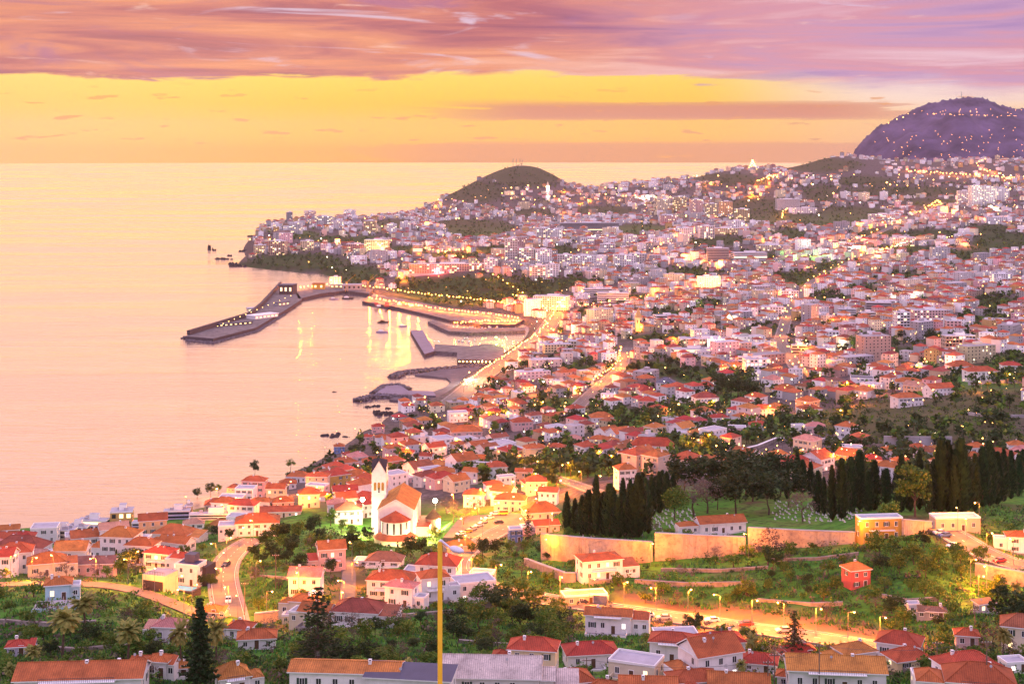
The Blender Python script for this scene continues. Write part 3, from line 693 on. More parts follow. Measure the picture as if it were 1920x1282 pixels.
def house(px, py, w, hw, yaw=0, d=.75, roof='hip', rr=.28, wall='white', tile='red', label=None, group='houses on the near slopes', cat='house', name='house', dmin=240, **kw):
    """a house measured in the picture: foot of its front wall, width and wall height in picture pixels"""
    P = G(px, py, dmin); s = P.y/F; y = R(yaw)
    Wd = w*s/(abs(math.cos(y))+d*abs(math.sin(y))); D = d*Wd; h = hw*s
    back = (abs(math.cos(y))*D+abs(math.sin(y))*Wd)/2
    loc = (P.x*(P.y+back)/P.y, P.y+back, P.z)
    rh = rr*min(Wd, D) if roof != 'flat' else .55
    if roof == 'shed': rh = rr*D
    o = house_at(loc, y, Wd, D, h, roof, rh, wall, tile, name=name, **kw)
    OCC.append((loc[0], loc[1], max(Wd, D)*.55))
    st = kw.get('storeys') or max(1, round(h/3.1))
    noun = f"{wall.replace(' ', '-')} {['low','single-storey','two-storey','three-storey','four-storey'][min(4, st)]} {cat}, {roofword(roof, tile)}"
    reg(o, noun, cat, group, (px, py-hw/2), label)
    return o
# ------------------------------------------------------------------ large blocks: hotels, flats, offices
def block_at(loc, rz, w, d, h, style, wall, rnd, name='apartment_building'):
    rt = empty(name, loc, rz); wm = 'plaster_'+wall.replace(' ', '_'); fl = max(2, round(h/3.1)); fh = h/fl; far = loc[1] > 2200
    mb = MB(); mb.box(-w/2, w/2, -d/2, d/2, -8, h, 3)
    g = mb; n = max(2, round(w/(3.6 if not far else 4.6))); nd = max(2, round(d/4.5))
    for k in range(fl):
        z0, z1 = k*fh+fh*.30, k*fh+fh*.82
        if style == 'ribbon':
            m = 1 if rnd.random() < .12 else 0
            g.box(-w/2+.4, w/2-.4, -d/2-.05, -d/2+.05, z0, z1, m); g.box(w/2-.05, w/2+.05, -d/2+.4, d/2-.4, z0, z1, 0); g.box(-w/2-.05, -w/2+.05, -d/2+.4, d/2-.4, z0, z1, 0)
        else:
            for i in range(n):
                x = (i+.5-n/2)*w/n; q = w/n*(.36 if style == 'balcony' else .27)
                r = rnd.random(); g.box(x-q, x+q, -d/2-.05, -d/2+.05, z0-(.5 if style == 'balcony' else 0), z1, 1 if r < .13 else 2 if r < .18 else 0)
            for i in range(nd):
                y = (i+.5-nd/2)*d/nd
                for s in (-1, 1): r = rnd.random(); x0 = s*w/2; g.box(x0-.05, x0+.05, y-.8, y+.8, z0, z1, 1 if r < .1 else 0)
    g.build('wall', ['glass', 'glass_lit', 'glass_cool', wm], rt)
    rb = MB(); rb.box(-w/2-.15, w/2+.15, -d/2-.15, d/2+.15, h+.003, h+.5, 0, 1); rb.box(-w*.12, w*.2, -d*.2, d*.25, h+.5, h+3.0, 0, 1)
    for _ in range(3):
        x, y = rnd.uniform(-.4, .3)*w, rnd.uniform(-.4, .2)*d; rb.box(x, x+1.6, y, y+1.2, h+.503, h+1.6, 1)
    rb.build('roof', ['trim', 'slab'], rt)
    if style == 'balcony':
        b = MB()
        for k in range(1, fl):
            b.box(-w/2, w/2, -d/2-1.3, -d/2-.051, k*fh-.12, k*fh+.08, 0); b.box(-w/2, w/2, -d/2-1.3, -d/2-1.2, k*fh+.08, k*fh+.95, 0)
        for i in range(n+1): x = (i-n/2)*w/n; b.box(x-.1, x+.1, -d/2-1.19, -d/2-.051, fh*.9, h-.2, 0)
        b.build('balcony', [wm], rt)
    return rt
def block(px, py, w, hw, yaw=0, d=.6, style='grid', wall='white', label=None, what='apartment block', group='apartment blocks and hotels across the town', name='apartment_building', deep=None):
    P = G(px, py); s = P.y/F; y = R(yaw); Wd = w*s/(abs(math.cos(y))+d*abs(math.sin(y))); D = deep or min(d*Wd, 26)
    loc = (P.x, P.y+D/2, P.z); h = hw*s
    o = block_at(loc, y, Wd, D, h, style, wall, random.Random(int(px*7+py)), name)
    OCC.append((loc[0], loc[1], max(Wd, D)*.5)); 
    if Wd > 2*D:
        for q in (-.35, .35): OCC.append((loc[0]+q*Wd, loc[1], D*.7))
    fl = max(2, round(h/3.1)); word = 'slim' if h > 1.3*Wd else 'tall' if fl > 8 else 'long low' if Wd > 2.6*h else 'mid-height' if fl > 4 else 'low'
    bands = {'ribbon': 'window-banded', 'balcony': 'balconied', 'grid': 'plain'}[style]
    reg(o, f"{word} {bands} {wall} {what}", what.split()[-1] if what != 'apartment block' else 'apartment block', group, (px, py-hw/2), label)
    return o
# ------------------------------------------------------------------ the sea of small far houses: one mass
def far_mass(items, name):
    """items: x, y, z, yaw, w, d, h, roof rise, wall slot, roof slot"""
    slots = ['mass_white','mass_cream','mass_pink','mass_peach','plaster_ochre','mass_tiles_red','mass_tiles_orange','mass_tiles_dark','mass_slab','glass','glass_lit','glass_cool','plaster_grey']
    mb = MB(); rnd = random.Random(3)
    for (x, y, z, yaw, w, d, h, rh, ws, rs) in items:
        c, s = math.cos(yaw), math.sin(yaw)
        T = lambda u, v, q: (x+u*c-v*s, y+u*s+v*c, z+q)
        a, b = w/2, d/2
        P = [T(-a,-b,-5), T(a,-b,-5), T(a,b,-5), T(-a,b,-5)]; Q = [T(-a,-b,h), T(a,-b,h), T(a,b,h), T(-a,b,h)]
        k = len(mb.v); mb.v += P+Q
        for i in range(4): j = (i+1) % 4; mb.f.append((k+i, k+j, k+4+j, k+4+i)); mb.m.append(ws)
        if rh <= .2:
            mb.f.append((k+4, k+5, k+6, k+7)); mb.m.append(rs)
            if rnd.random() < .6:
                u, v = rnd.uniform(-.3, .1)*w, rnd.uniform(-.3, .1)*d; q = len(mb.v)
                A = [T(u, v, h), T(u+w*.25, v, h), T(u+w*.25, v+d*.25, h), T(u, v+d*.25, h)]; B = [T(u, v, h+2.4), T(u+w*.25, v, h+2.4), T(u+w*.25, v+d*.25, h+2.4), T(u, v+d*.25, h+2.4)]
                mb.v += A+B
                for i in range(4): j = (i+1) % 4; mb.f.append((q+i, q+j, q+4+j, q+4+i)); mb.m.append(ws)
                mb.f.append((q+4, q+5, q+6, q+7)); mb.m.append(rs)
        else:
            o = .4; k = len(mb.v); r = max(a-b, .2) if w >= d else 0; r2 = max(b-a, .2) if d > w else 0
            mb.v += [T(-a-o,-b-o,h+.02), T(a+o,-b-o,h+.02), T(a+o,b+o,h+.02), T(-a-o,b+o,h+.02), T(-r,-r2,h+rh), T(r,r2,h+rh)]
            F4 = ((0,1,5,4),(1,2,5),(2,3,4,5),(3,0,4)) if w >= d else ((0,1,4),(1,2,5,4),(2,3,5),(3,0,4,5))
            for q in F4: mb.f.append(tuple(k+i for i in q)); mb.m.append(rs)
            mb.f.append((k+3, k+2, k+1, k)); mb.m.append(0)
        fl = max(1, round(h/3.1)); fh = h/fl; n = max(2, round(w/(4.2 if y < 2600 else 5.5)))
        lit = .09 if y < 2600 else .13
        for f_ in range(fl):
            for i in range(n):
                if rnd.random() < .12: continue
                u = (i+.5-n/2)*w/n; z0 = f_*fh+fh*.32; z1 = f_*fh+fh*.78; q = rnd.random(); m = 10 if q < lit else 11 if q < lit*1.4 else 9
                hw = .55 if y < 2600 else .75
                mb.quad(T(u-hw,-b-.03,z0), T(u+hw,-b-.03,z0), T(u+hw,-b-.03,z1), T(u-hw,-b-.03,z1), m)
            if y < 3200:
                sx = 1 if x < 0 else -1
                sx = -1 if x*c+y*s > 0 else 1
                for v in (-.25, .25):
                    q = rnd.random(); m = 10 if q < lit else 9; z0 = f_*fh+fh*.32; z1 = f_*fh+fh*.78
                    A, B = (v*d-.5, v*d+.5); xx = sx*(a+.03)
                    mb.quad(T(xx,A,z0), T(xx,B,z0), T(xx,B,z1), T(xx,A,z1), m)
    return mb.build(name, slots)
for k, c in (('red', TILEC['red']), ('orange', TILEC['orange']), ('dark', TILEC['dark red'])): tile_mat('mass_tiles_'+k, c, 0.0, .5)
for k in ('white','cream','pink','peach'): mat('mass_'+k, tuple(v*.80 for v in WALLC[k]), .9, .1, .2, island=.5)
mat('mass_slab', (.42,.38,.40), .8, .2, .2, island=.35)
# ------------------------------------------------------------------ plants
def leafmat(name, a, b, c=None):
    m = bpy.data.materials.new(name); m.use_nodes = True; t = NT(m.node_tree); p = m.node_tree.nodes['Principled BSDF']
    geo = t.new('ShaderNodeNewGeometry'); oi = t.new('ShaderNodeObjectInfo')
    col = t.mix(geo.outputs['Random Per Island'], a, b)
    if c: col = t.mix(t.ss(t.m('FRACT', t.m('MULTIPLY', geo.outputs['Random Per Island'], 17.3)), .75, .8), col, c)
    h = t.new('ShaderNodeHueSaturation'); t.put(h.inputs['Value'], t.m('ADD', .75, t.m('MULTIPLY', oi.outputs['Random'], .5))); t.put(h.inputs['Hue'], t.m('ADD', .475, t.m('MULTIPLY', t.m('FRACT', t.m('MULTIPLY', oi.outputs['Random'], 5.7)), .045))); t.put(h.inputs['Color'], col)
    t.put(p.inputs['Base Color'], h.outputs[0]); p.inputs['Roughness'].default_value = .65; p.inputs['Specular IOR Level'].default_value = .2
    tr = t.new('ShaderNodeBsdfTranslucent'); t.put(tr.inputs[0], h.outputs[0]); mx = t.new('ShaderNodeMixShader'); mx.inputs[0].default_value = .25
    t.l.new(p.outputs[0], mx.inputs[1]); t.l.new(tr.outputs[0], mx.inputs[2]); t.l.new(mx.outputs[0], m.node_tree.nodes['Material Output'].inputs[0]); MATS[name] = m
leafmat('leaf', (.040,.105,.014), (.115,.20,.026), (.19,.21,.035)); leafmat('leaf_dark', (.017,.040,.012), (.048,.080,.024)); leafmat('leaf_cypress', (.014,.042,.016), (.040,.085,.030))
leafmat('leaf_palm', (.13,.17,.035), (.34,.31,.08)); leafmat('leaf_dry', (.10,.075,.060), (.17,.12,.10)); leafmat('leaf_grass', (.055,.16,.018), (.11,.24,.03), (.14,.13,.05)); leafmat('leaf_reed', (.035,.11,.035), (.07,.16,.06)); mat('bark', (.09,.06,.045), .9, .3, 2)
def leaf_quads(mb, c, n, rad, size, rnd, mi=0, squash=1.0):
    for _ in range(n):
        v = Vector((rnd.gauss(0, 1), rnd.gauss(0, 1), rnd.gauss(0, 1))).normalized()*rad*(rnd.random()**.4); v.z *= squash
        p = Vector(c)+v; u = Vector((rnd.gauss(0, 1), rnd.gauss(0, 1), rnd.gauss(0, .6))).normalized(); w = u.cross(Vector((rnd.gauss(0, 1), rnd.gauss(0, 1), rnd.gauss(0, 1)))).normalized()
        s = size*rnd.uniform(.6, 1.4); s2 = s*rnd.uniform(.45, .8)
        mb.quad(tuple(p-u*s-w*s2*.3), tuple(p+w*s2), tuple(p+u*s+w*s2*.2), tuple(p-w*s2), mi)
def trunk_mb(h, r, rnd, limbs=5, reach=.5):
    mb = MB(); a = Vector((0, 0, -1.5)); n = 4
    for i in range(n):
        b = Vector((rnd.uniform(-.06, .06)*h, rnd.uniform(-.06, .06)*h, h*(i+1)/n)); mb.tube(a, b, r*(1-.2*i), r*(1-.2*(i+1)), 6); a = b
    for i in range(limbs):
        t = 6.283*i/limbs+rnd.random(); z = h*rnd.uniform(.55, .95); q = reach*h*rnd.uniform(.5, 1)
        m = Vector((math.cos(t)*q*.5, math.sin(t)*q*.5, z+q*.45)); mb.tube((0, 0, z), m, r*.45, r*.28, 5); mb.tube(m, m+Vector((math.cos(t+.4)*q*.5, math.sin(t+.4)*q*.5, q*.4)), r*.28, r*.08, 4)
    return mb
def broad_meshes(seed, h=9.0, spread=4.2, n=1100, leaf='leaf', size=.34, flat=.7):
    rnd = random.Random(seed); tr = trunk_mb(h*.5, .28, rnd).mesh('trunk', ['bark']); mb = MB(); nc = 26
    for i in range(nc):
        t = rnd.random()*6.283; q = spread*math.sqrt(rnd.random())*.85; z = h*.62+(rnd.random()-.35)*h*.62*(1-(q/spread)**2*.6)
        leaf_quads(mb, (q*math.cos(t), q*math.sin(t), z), n//nc, spread*rnd.uniform(.22, .42), size, rnd, squash=flat)
    return tr, mb.mesh('crown', [leaf])
def cypress_meshes(seed, h=16.0, r=1.9, n=1300):
    rnd = random.Random(seed); tb = MB(); tb.tube((0,0,-1.5), (0,0,h*.9), .25, .04, 6); mb = MB()
    lob = [(rnd.uniform(.1, .95), rnd.random()*6.28, rnd.uniform(.7, 1.15)) for _ in range(16)]
    for i in range(n):
        z = rnd.random()**.85; rr = r*(.8+.2*math.sin(seed*2.1))*min(1, (z*5+.35))*(1-max(0, z-.5)/.53)**.6; t = rnd.random()*6.283
        rr *= 1+.22*math.sin(3*t+seed+z*9)+.12*math.sin(z*31+t*2)
        q = rr*(rnd.random()**.35); u = Vector((math.cos(t)*.35, math.sin(t)*.35, 1)).normalized(); p = Vector((q*math.cos(t), q*math.sin(t), .4+z*h)); w = Vector((-math.sin(t), math.cos(t), rnd.uniform(-.3, .3)))
        s = rnd.uniform(.35, .75); s2 = s*.42
        mb.quad(tuple(p-u*s), tuple(p+w*s2), tuple(p+u*s), tuple(p-w*s2))
    return tb.mesh('trunk', ['bark']), mb.mesh('crown', ['leaf_cypress'])
def palm_meshes(seed, h=9.0, r=3.3, nf=60, fan=True):
    rnd = random.Random(seed); tb = MB(); a = Vector((0, 0, -1.5)); 
    for i in range(6): b = Vector((.15*math.sin(i*.5+seed), .1*i*math.sin(seed), h*(i+1)/6)); tb.tube(a, b, .26-.015*i, .245-.015*i, 7); a = b
    mb = MB()
    for i in range(nf):
        t = 6.283*i*.618; el = rnd.uniform(-.75, 1.25); L = r*rnd.uniform(.8, 1.1); d = Vector((math.cos(t)*math.cos(el), math.sin(t)*math.cos(el), math.sin(el))); sdn = d.cross(Vector((0,0,1))).normalized(); p = a.copy(); v = d.copy(); prev = None
        for k in range(7):
            wd = L*(.03 if k == 0 else .16*math.sin(math.pi*(k+.6)/7.2)+.02)
            drop = Vector((0, 0, -wd*.55)); cur = (p-sdn*wd+drop, p, p+sdn*wd+drop)
            if prev and not (k % 2 == 0 and rnd.random() < .15):
                mb.quad(tuple(prev[0]), tuple(prev[1]), tuple(cur[1]), tuple(cur[0]), 0); mb.quad(tuple(prev[1]), tuple(prev[2]), tuple(cur[2]), tuple(cur[1]), 0)
            prev = cur; p = p+v*L/6; v = (v+Vector((0, 0, -.20))).normalized()
    return tb.mesh('trunk', ['bark']), mb.mesh('crown', ['leaf_palm'])
def tier_meshes(seed, h=18.0, r=3.6, tiers=17, dense=1.0, leaf='leaf_dark'):
    """layered conifer: level whorls of branches up a straight trunk"""
    rnd = random.Random(seed); tb = MB(); tb.tube((0,0,-1.5), (0,0,h), .28, .04, 6); mb = MB()
    for k in range(tiers):
        f = k/(tiers-1); z = h*(.14+.84*f); L = r*(1-f)**.8+.35; nb = 6
        for j in range(nb):
            t = 6.283*(j+.5*(k % 2))/nb+rnd.uniform(-.2, .2); LL = L*rnd.uniform(.6, 1.2); m = Vector((math.cos(t)*LL, math.sin(t)*LL, z+LL*.12)); tb.tube((0, 0, z), m, .06, .02, 4, cap=False)
            for q in range(int((4+9*(1-f))*dense)):
                s = rnd.uniform(.15, 1.02); p = Vector((0, 0, z)).lerp(m, s); leaf_quads(mb, tuple(p), 3, .45, .30, rnd, squash=.5)
    return tb.mesh('trunk', ['bark']), mb.mesh('crown', [leaf])
PLANT = {}
def plants():
    PLANT['broad'] = [broad_meshes(s) for s in (1, 2, 3, 4)]; PLANT['dark'] = [broad_meshes(s, 12, 5.2, 1500, 'leaf_dark', .42, .8) for s in (5, 6, 7)]
    PLANT['dry'] = [broad_meshes(s, 9, 4.5, 700, 'leaf_dry', .22, .6) for s in (8, 9)]; PLANT['bush'] = [broad_meshes(s, 3.6, 2.6, 620, 'leaf', .26, .7) for s in (10, 11, 12)]
    PLANT['cypress'] = [cypress_meshes(s) for s in (1, 2, 3, 4)]; PLANT['palm'] = [palm_meshes(s) for s in (1, 2, 3)]
    PLANT['tier'] = [tier_meshes(1, dense=.55), tier_meshes(2, 18, 3.4, 17, .5)]; PLANT['fir'] = [tier_meshes(4, 20, 3.1, 22, 1.5)]
plants()
TREEWORD = {'broad': ('tree', 'round-crowned green tree', 'tree'), 'dark': ('tree', 'dark dense spreading tree', 'tree'), 'dry': ('bare_tree', 'greyish bare-branched tree', 'tree'), 'bush': ('shrub', 'bushy green shrub', 'shrub'),
            'cypress': ('cypress_tree', 'dark slim cypress', 'cypress tree'), 'palm': ('palm_tree', 'palm with drooping fronds', 'palm tree'), 'tier': ('layered_conifer', 'open layered conifer', 'conifer'), 'fir': ('pointed_conifer', 'dense pointed dark conifer', 'conifer')}
TREEH = {'broad': 10.5, 'dark': 14.0, 'dry': 10.5, 'bush': 4.3, 'cypress': 16.6, 'palm': 10.5, 'tier': 18.3, 'fir': 20.3}
NT_ = [0]
def tree_at(kind, P, h, pos=None, label=None, group=None, fat=1.0):
    name, noun, cat = TREEWORD[kind]; NT_[0] += 1; tr, cr = PLANT[kind][NT_[0] % len(PLANT[kind])]; k = h/TREEH[kind]
    rt = empty(name, P, NT_[0]*2.4); rt.scale = (k*fat, k*fat, k)
    put('trunk', tr, rt); put('crown', cr, rt)
    reg(rt, noun, cat, group or {'cypress': 'cypresses round the cemetery', 'palm': 'palms on the slopes'}.get(kind, 'trees and shrubs between the houses'), pos or proj((P[0], P[1], P[2]+h/2)), label)
    return rt
def tree(kind, px, py, hpx, fat=1.0, label=None, group=None, dmin=240):
    P = G(px, py, dmin); return tree_at(kind, tuple(P), hpx*P.y/F, (px, py-hpx/2), label, group, fat)
# ------------------------------------------------------------------ lamps
SODIUM = (1, .25, .016)
quiet(mat('lamp_glow', (1,.7,.3), .5, emit=(1,.58,.16), es=22)); quiet(mat('lamp_white', (1,.9,.7), .5, emit=(1,.90,.62), es=40)); quiet(mat('lamp_far', (1,.7,.3), .5, emit=(1,.44,.09), es=14)); quiet(mat('lamp_far_white', (1,.9,.7), .5, emit=(1,.80,.52), es=12))
quiet(mat('lamp_red', (1,.1,.1), .5, emit=(1,.05,.08), es=6)); quiet(mat('lamp_green', (.3,1,.1), .5, emit=(.45,1,.10), es=6))
def glow(loc, power, col=SODIUM, radius=.5, parent=None):
    L = bpy.data.lights.new('lamplight', 'POINT'); L.energy = power; L.color = col; L.shadow_soft_size = radius
    o = bpy.data.objects.new('lamplight', L); COL.objects.link(o); o.location = loc
    if parent: o.parent = parent
    return o
def lamp_post_mesh(h):
    mb = MB(); mb.tube((0,0,-.5), (0,0,h), .09, .06, 6); mb.tube((0,0,h), (0,-1.3,h+.25), .05, .04, 5); return mb.mesh('pole', ['metal'])
def lamp_head_mesh(h, white, r=1.0):
    mb = MB(); mb.box(-.16, .16, -1.95, -1.2, h+.2, h+.36, 0); mb.ball((0, -1.6, h+.08), .21*r, 1, 8, 5, .7); return mb.mesh('lamp_head', ['metal', 'lamp_white' if white else 'lamp_glow'])
def street_lamp(P, power, h=7.5, rz=0, white=False, pos=None, label=None, group='street lamps along the roads'):
    r = 1.0 if P[1] < 520 else 1.5 if P[1] < 900 else 2.4
    rt = empty('street_lamp', P, rz)
    put('pole', shared(('pole', h), lambda: lamp_post_mesh(h)), rt); put('lamp_head', shared(('head', h, white, r), lambda: lamp_head_mesh(h, white, r)), rt)
    glow((0, -1.6, h-.55), power, (1,.84,.55) if white else SODIUM, .35, rt)
    reg(rt, 'lit white street lamp' if white else 'lit orange street lamp', 'street lamp', group, pos or proj((P[0], P[1], P[2]+h)), label)
    return rt
for k, (w, P) in ROADW.items():
    for p in P[::2]: OCC.append((p.x, p.y, w/2+1.5))
for p in ROADW['main'][1][::2]:
    if proj(p)[0] > 1130: OCC.append((p.x, p.y+10, 6.5))
_sq = G(940, 985); OCC.append((_sq.x, _sq.y, 24))
# ------------------------------------------------------------------ the church
def church():
    P = G(738, 1024); X, Y, Z = P; rt = empty('church', P, R(-2)); s = Y/F
    def arc(r, y0, n=14, a0=180, a1=360): return [(r*math.cos(R(a0+(a1-a0)*i/n)), y0+r*math.sin(R(a0+(a1-a0)*i/n))) for i in range(n+1)]
    hw = 7.5; ne, nr = 13.2, 4.2; y0, y1 = 7.5, 37
    nb = MB(); nb.box(-hw, hw, y0, y1, -8, ne, 0)
    for ya, yb in ((y0, y0+.4), (y1-.4, y1)): gable(nb, ya, yb, 2*hw, ne, nr, False)
    for i in range(5):
        yy = y0+3+i*5.6
        for q in (-1, 1): nb.box(q*hw-.45*(q < 0), q*hw+.45*(q > 0), yy, yy+.9, -4, ne-1, 0)
    nb.build('nave', ['plaster_white'], rt)
    rb = MB(); ov = .5
    for q in (-1, 1):
        a = [(q*(hw+ov), y0-.25, ne-.28), (0, y0-.25, ne+nr+.05), (0, y1+.3, ne+nr+.05), (q*(hw+ov), y1+.3, ne-.28)]; b = [(p[0], p[1], p[2]+.3) for p in a]
        rb.quad(*b, 0); rb.quad(*a[::-1], 1)
        for i in range(4): j = (i+1) % 4; rb.quad(a[i], a[j], b[j], b[i], 1)
    rb.tube((0, y0-.25, ne+nr+.35), (0, y1+.3, ne+nr+.35), .18, n=6, mi=0)
    rb.build('roof', ['tiles_orange', 'trim'], rt)
    ab = MB(); out = arc(6.1, 7.4); ab.prism(out, -6, 9.4); ab.build('apse', ['plaster_white'], rt)
    ar = MB(); e = arc(6.6, 7.4); top = (0, 7.4, 13.0)
    for a, b in zip(e, e[1:]): ar.tri((a[0], a[1], 9.42), (b[0], b[1], 9.42), top, 0)
    ar.poly([(p[0], p[1], 9.41) for p in e][::-1], 1)
    ar.build('apse_roof', ['tiles_red', 'trim'], rt)
    lb = MB(); lo = arc(9.0, 7.4); lb.prism(lo, -6, 2.4); lb.build('ambulatory', ['plaster_cream'], rt)
    lr = MB(); lo = arc(9.5, 7.4); li = arc(6.05, 7.4)
    for a, b, c, d in zip(lo, lo[1:], li[1:], li): lr.quad((a[0], a[1], 2.42), (b[0], b[1], 2.42), (c[0], c[1], 4.3), (d[0], d[1], 4.3), 0)
    lr.build('ambulatory_roof', ['tiles_orange'], rt)
    for i in range(5):                       # tall arched apse windows
        t = R(270+(i-2)*27); wb = MB(); pts = [(-.42, 0), (.42, 0), (.42, 4.2), (.3, 4.55), (0, 4.75), (-.3, 4.55), (-.42, 4.2)]
        k = len(wb.v); wb.v += [(u, -.05, z) for u, z in pts]; wb.f.append(tuple(range(7))); wb.m.append(0)
        wb.box(-.5, -.42, -.08, .05, -.1, 4.2, 1); wb.box(.42, .5, -.08, .05, -.1, 4.2, 1); wb.box(-.5, .5, -.1, .05, -.2, -.1, 1)
        o = wb.build('window', ['glass', 'plaster_white'], rt); o.location = (6.12*math.cos(t), 7.4+6.12*math.sin(t), 4.4); o.rotation_euler = (0, 0, t+math.pi/2)
    for i in range(4):
        t = R(270+(i-1.5)*24); o = put('window', shared('archlet', lambda: arch_mesh(.8, 1.1, 'glass')), rt); o.location = (9.03*math.cos(t), 7.4+9.03*math.sin(t), .3); o.rotation_euler = (0, 0, t+math.pi/2)
    for i in range(4):
        o = put('window', shared('archtall', lambda: arch_mesh(1.0, 4.0, 'glass')), rt); o.location = (hw+.02, y0+6.3+i*5.6, 6.0); o.rotation_euler = (0, 0, R(90))
    # bell tower
    tx = -9.2; ty = 27; hh = 24.8; a = 3.15; tb = MB(); tb.box(tx-a, tx+a, ty-a, ty+a, -8, hh, 0)
    for q in (-1, 1):
        for ax in (0, 1):
            off = q*a
            A = [(-a, hh), (a, hh), (0, hh+5.2)]
            p = [((tx+u, ty+off, z) if ax == 0 else (tx+off, ty+u, z)) for u, z in A]; tb.tri(*p, 0)
    tb.box(tx-a-.12, tx+a+.12, ty-a-.12, ty+a+.12, hh-9.6, hh-9.3, 0)
    tw = tb.build('bell_tower', ['plaster_white'], rt)
    tr = MB(); ap = (tx, ty, hh+5.9)
    for q in (-1, 1):                          # four steep dark planes between the gables
        for w in (-1, 1):
            c = (tx+q*(a+.15), ty+w*(a+.15), hh+.1); g1 = (tx, ty+w*(a+.15), hh+5.4); g2 = (tx+q*(a+.15), ty, hh+5.4); tr.tri(c, g1, ap, 0); tr.tri(c, ap, g2, 0)
    tr.tube(ap, (tx, ty, ap[2]+1.6), .08, .05, 5, 0); tr.box(tx-.5, tx+.5, ty-.06, ty+.06, ap[2]+1.0, ap[2]+1.15, 0)
    tr.build('spire', ['dark_wall'], tw)
    for i in range(3):
        for face in (0, 1):
            o = put('belfry_opening', shared('belfry', lambda: arch_mesh(1.15, 3.6, 'belfry_gold')), tw); u = (i-1)*1.65
            o.location = (tx+u, ty-a-.02, hh-7.4) if face == 0 else (tx+a+.02, ty+u, hh-7.4); o.rotation_euler = (0, 0, R(90)*face)
    for z in (6, 16.5): o = put('window', shared('slit', lambda: arch_mesh(.7, 2.2, 'glass')), tw); o.location = (tx, ty-a-.02, z)
    # round side chapel with a conical roof
    cb = MB(); c0 = [(14.2+3.2*math.cos(6.2832*i/18), 26+3.2*math.sin(6.2832*i/18)) for i in range(18)]; cb.prism(c0, -6, 5.4); cb.build('side_chapel', ['plaster_cream'], rt)
    cr = MB()
    for i in range(18):
        p, q = [(14.2+3.6*math.cos(6.2832*(i+j)/18), 26+3.6*math.sin(6.2832*(i+j)/18), 5.41) for j in (0, 1)]; cr.tri(p, q, (14.2, 26, 9.4), 0)
    cr.build('side_chapel_roof', ['moss_tiles'], rt)
    sb = MB(); sb.box(hw+.01, 13.5, 15, 34, -6, 4.2, 0, 1); sb.build('side_aisle', ['plaster_cream', 'tiles_orange'], rt)
    reg(rt, 'floodlit white church', 'church', None, (740, 960), 'white church with round apse and tall bell tower under a dark pointed roof')
    for x, y, r in ((0, 8, 9), (0, 22, 10), (0, 34, 10), (-7, 30, 5), (13, 26, 6)): OCC.append((X+x, Y+y, r))
    for px, py, lab in ((680, 937, 'blazing floodlight on the seaward side of the white church'), (816, 939, 'blazing floodlight on the inland side of the white church')):
        q = G(px, 985); s = q.y/F; hgt = (985-py)*s; rt2 = empty('floodlight', q); mb = MB(); mb.tube((0,0,-.5), (0,0,hgt), .12, .09, 7); mb.build('pole', ['metal'], rt2)
        hb = MB(); hb.box(-.6, .6, -.1, .15, hgt, hgt+.5, 0); hb.ball((0, -.2, hgt+.25), 1.0, 1, 10, 6); hb.build('lamp_head', ['metal', 'lamp_white'], rt2); glow((0, -1.4, hgt+.6), 60000, (1, .80, .42), .9, rt2)
        reg(rt2, 'floodlight', 'floodlight', None, (px, py), lab)
    for q, p in (((-17, 14, 3), 30000), ((14, 6, 2.5), 16000), ((17, 24, 4), 30000), ((0, -9, 1.5), 9000)): glow(q, p, (1,.72,.36), .6, rt)
mat('belfry_gold', (.30,.17,.03), .6, .3, 3)
def arch_mesh(w, h, pane):
    mb = MB(); pts = [(-w/2, 0), (w/2, 0), (w/2, h*.82), (w*.35, h*.93), (0, h), (-w*.35, h*.93), (-w/2, h*.82)]
    mb.v += [(u, -.04, z) for u, z in pts]; mb.f.append(tuple(range(7))); mb.m.append(0)
    mb.box(-w/2-.1, -w/2, -.08, .05, 0, h*.82, 1); mb.box(w/2, w/2+.1, -.08, .05, 0, h*.82, 1); mb.box(-w/2-.15, w/2+.15, -.1, .05, -.12, 0, 1)
    return mb.mesh('window', [pane, 'trim'])
tile_mat('moss_tiles', (.20,.17,.08), .1); church()
# ------------------------------------------------------------------ walls
def old_wall_mat():
    def bld(t, b, tc, geo):
        p = geo.outputs['Position']; n = t.noise(p, .12, 6, .65); n2 = t.noise(p, 1.1, 5, .6); sp = t.new('ShaderNodeSeparateXYZ'); t.l.new(p, sp.inputs[0])
        st = t.noise(t.comb(t.m('MULTIPLY', sp.outputs[0], .8), t.m('MULTIPLY', sp.outputs[1], .8), t.m('MULTIPLY', sp.outputs[2], .06)), 1, 4, .6)
        c = t.ramp(n, [(.35, (.30,.20,.14)), (.5, (.52,.38,.24)), (.62, (.42,.33,.27)), (.72, (.28,.24,.24))])
        c = t.mix(t.m('MULTIPLY', t.ss(n2, .5, .68), .6), c, (.20,.15,.13)); c = t.mix(t.m('MULTIPLY', t.ss(st, .52, .7), .55), c, (.13,.10,.085)); t.put(b.inputs['Base Color'], c)
    return mat('old_plaster', (.4,.3,.2), .92, build=bld, bump=0)
old_wall_mat()
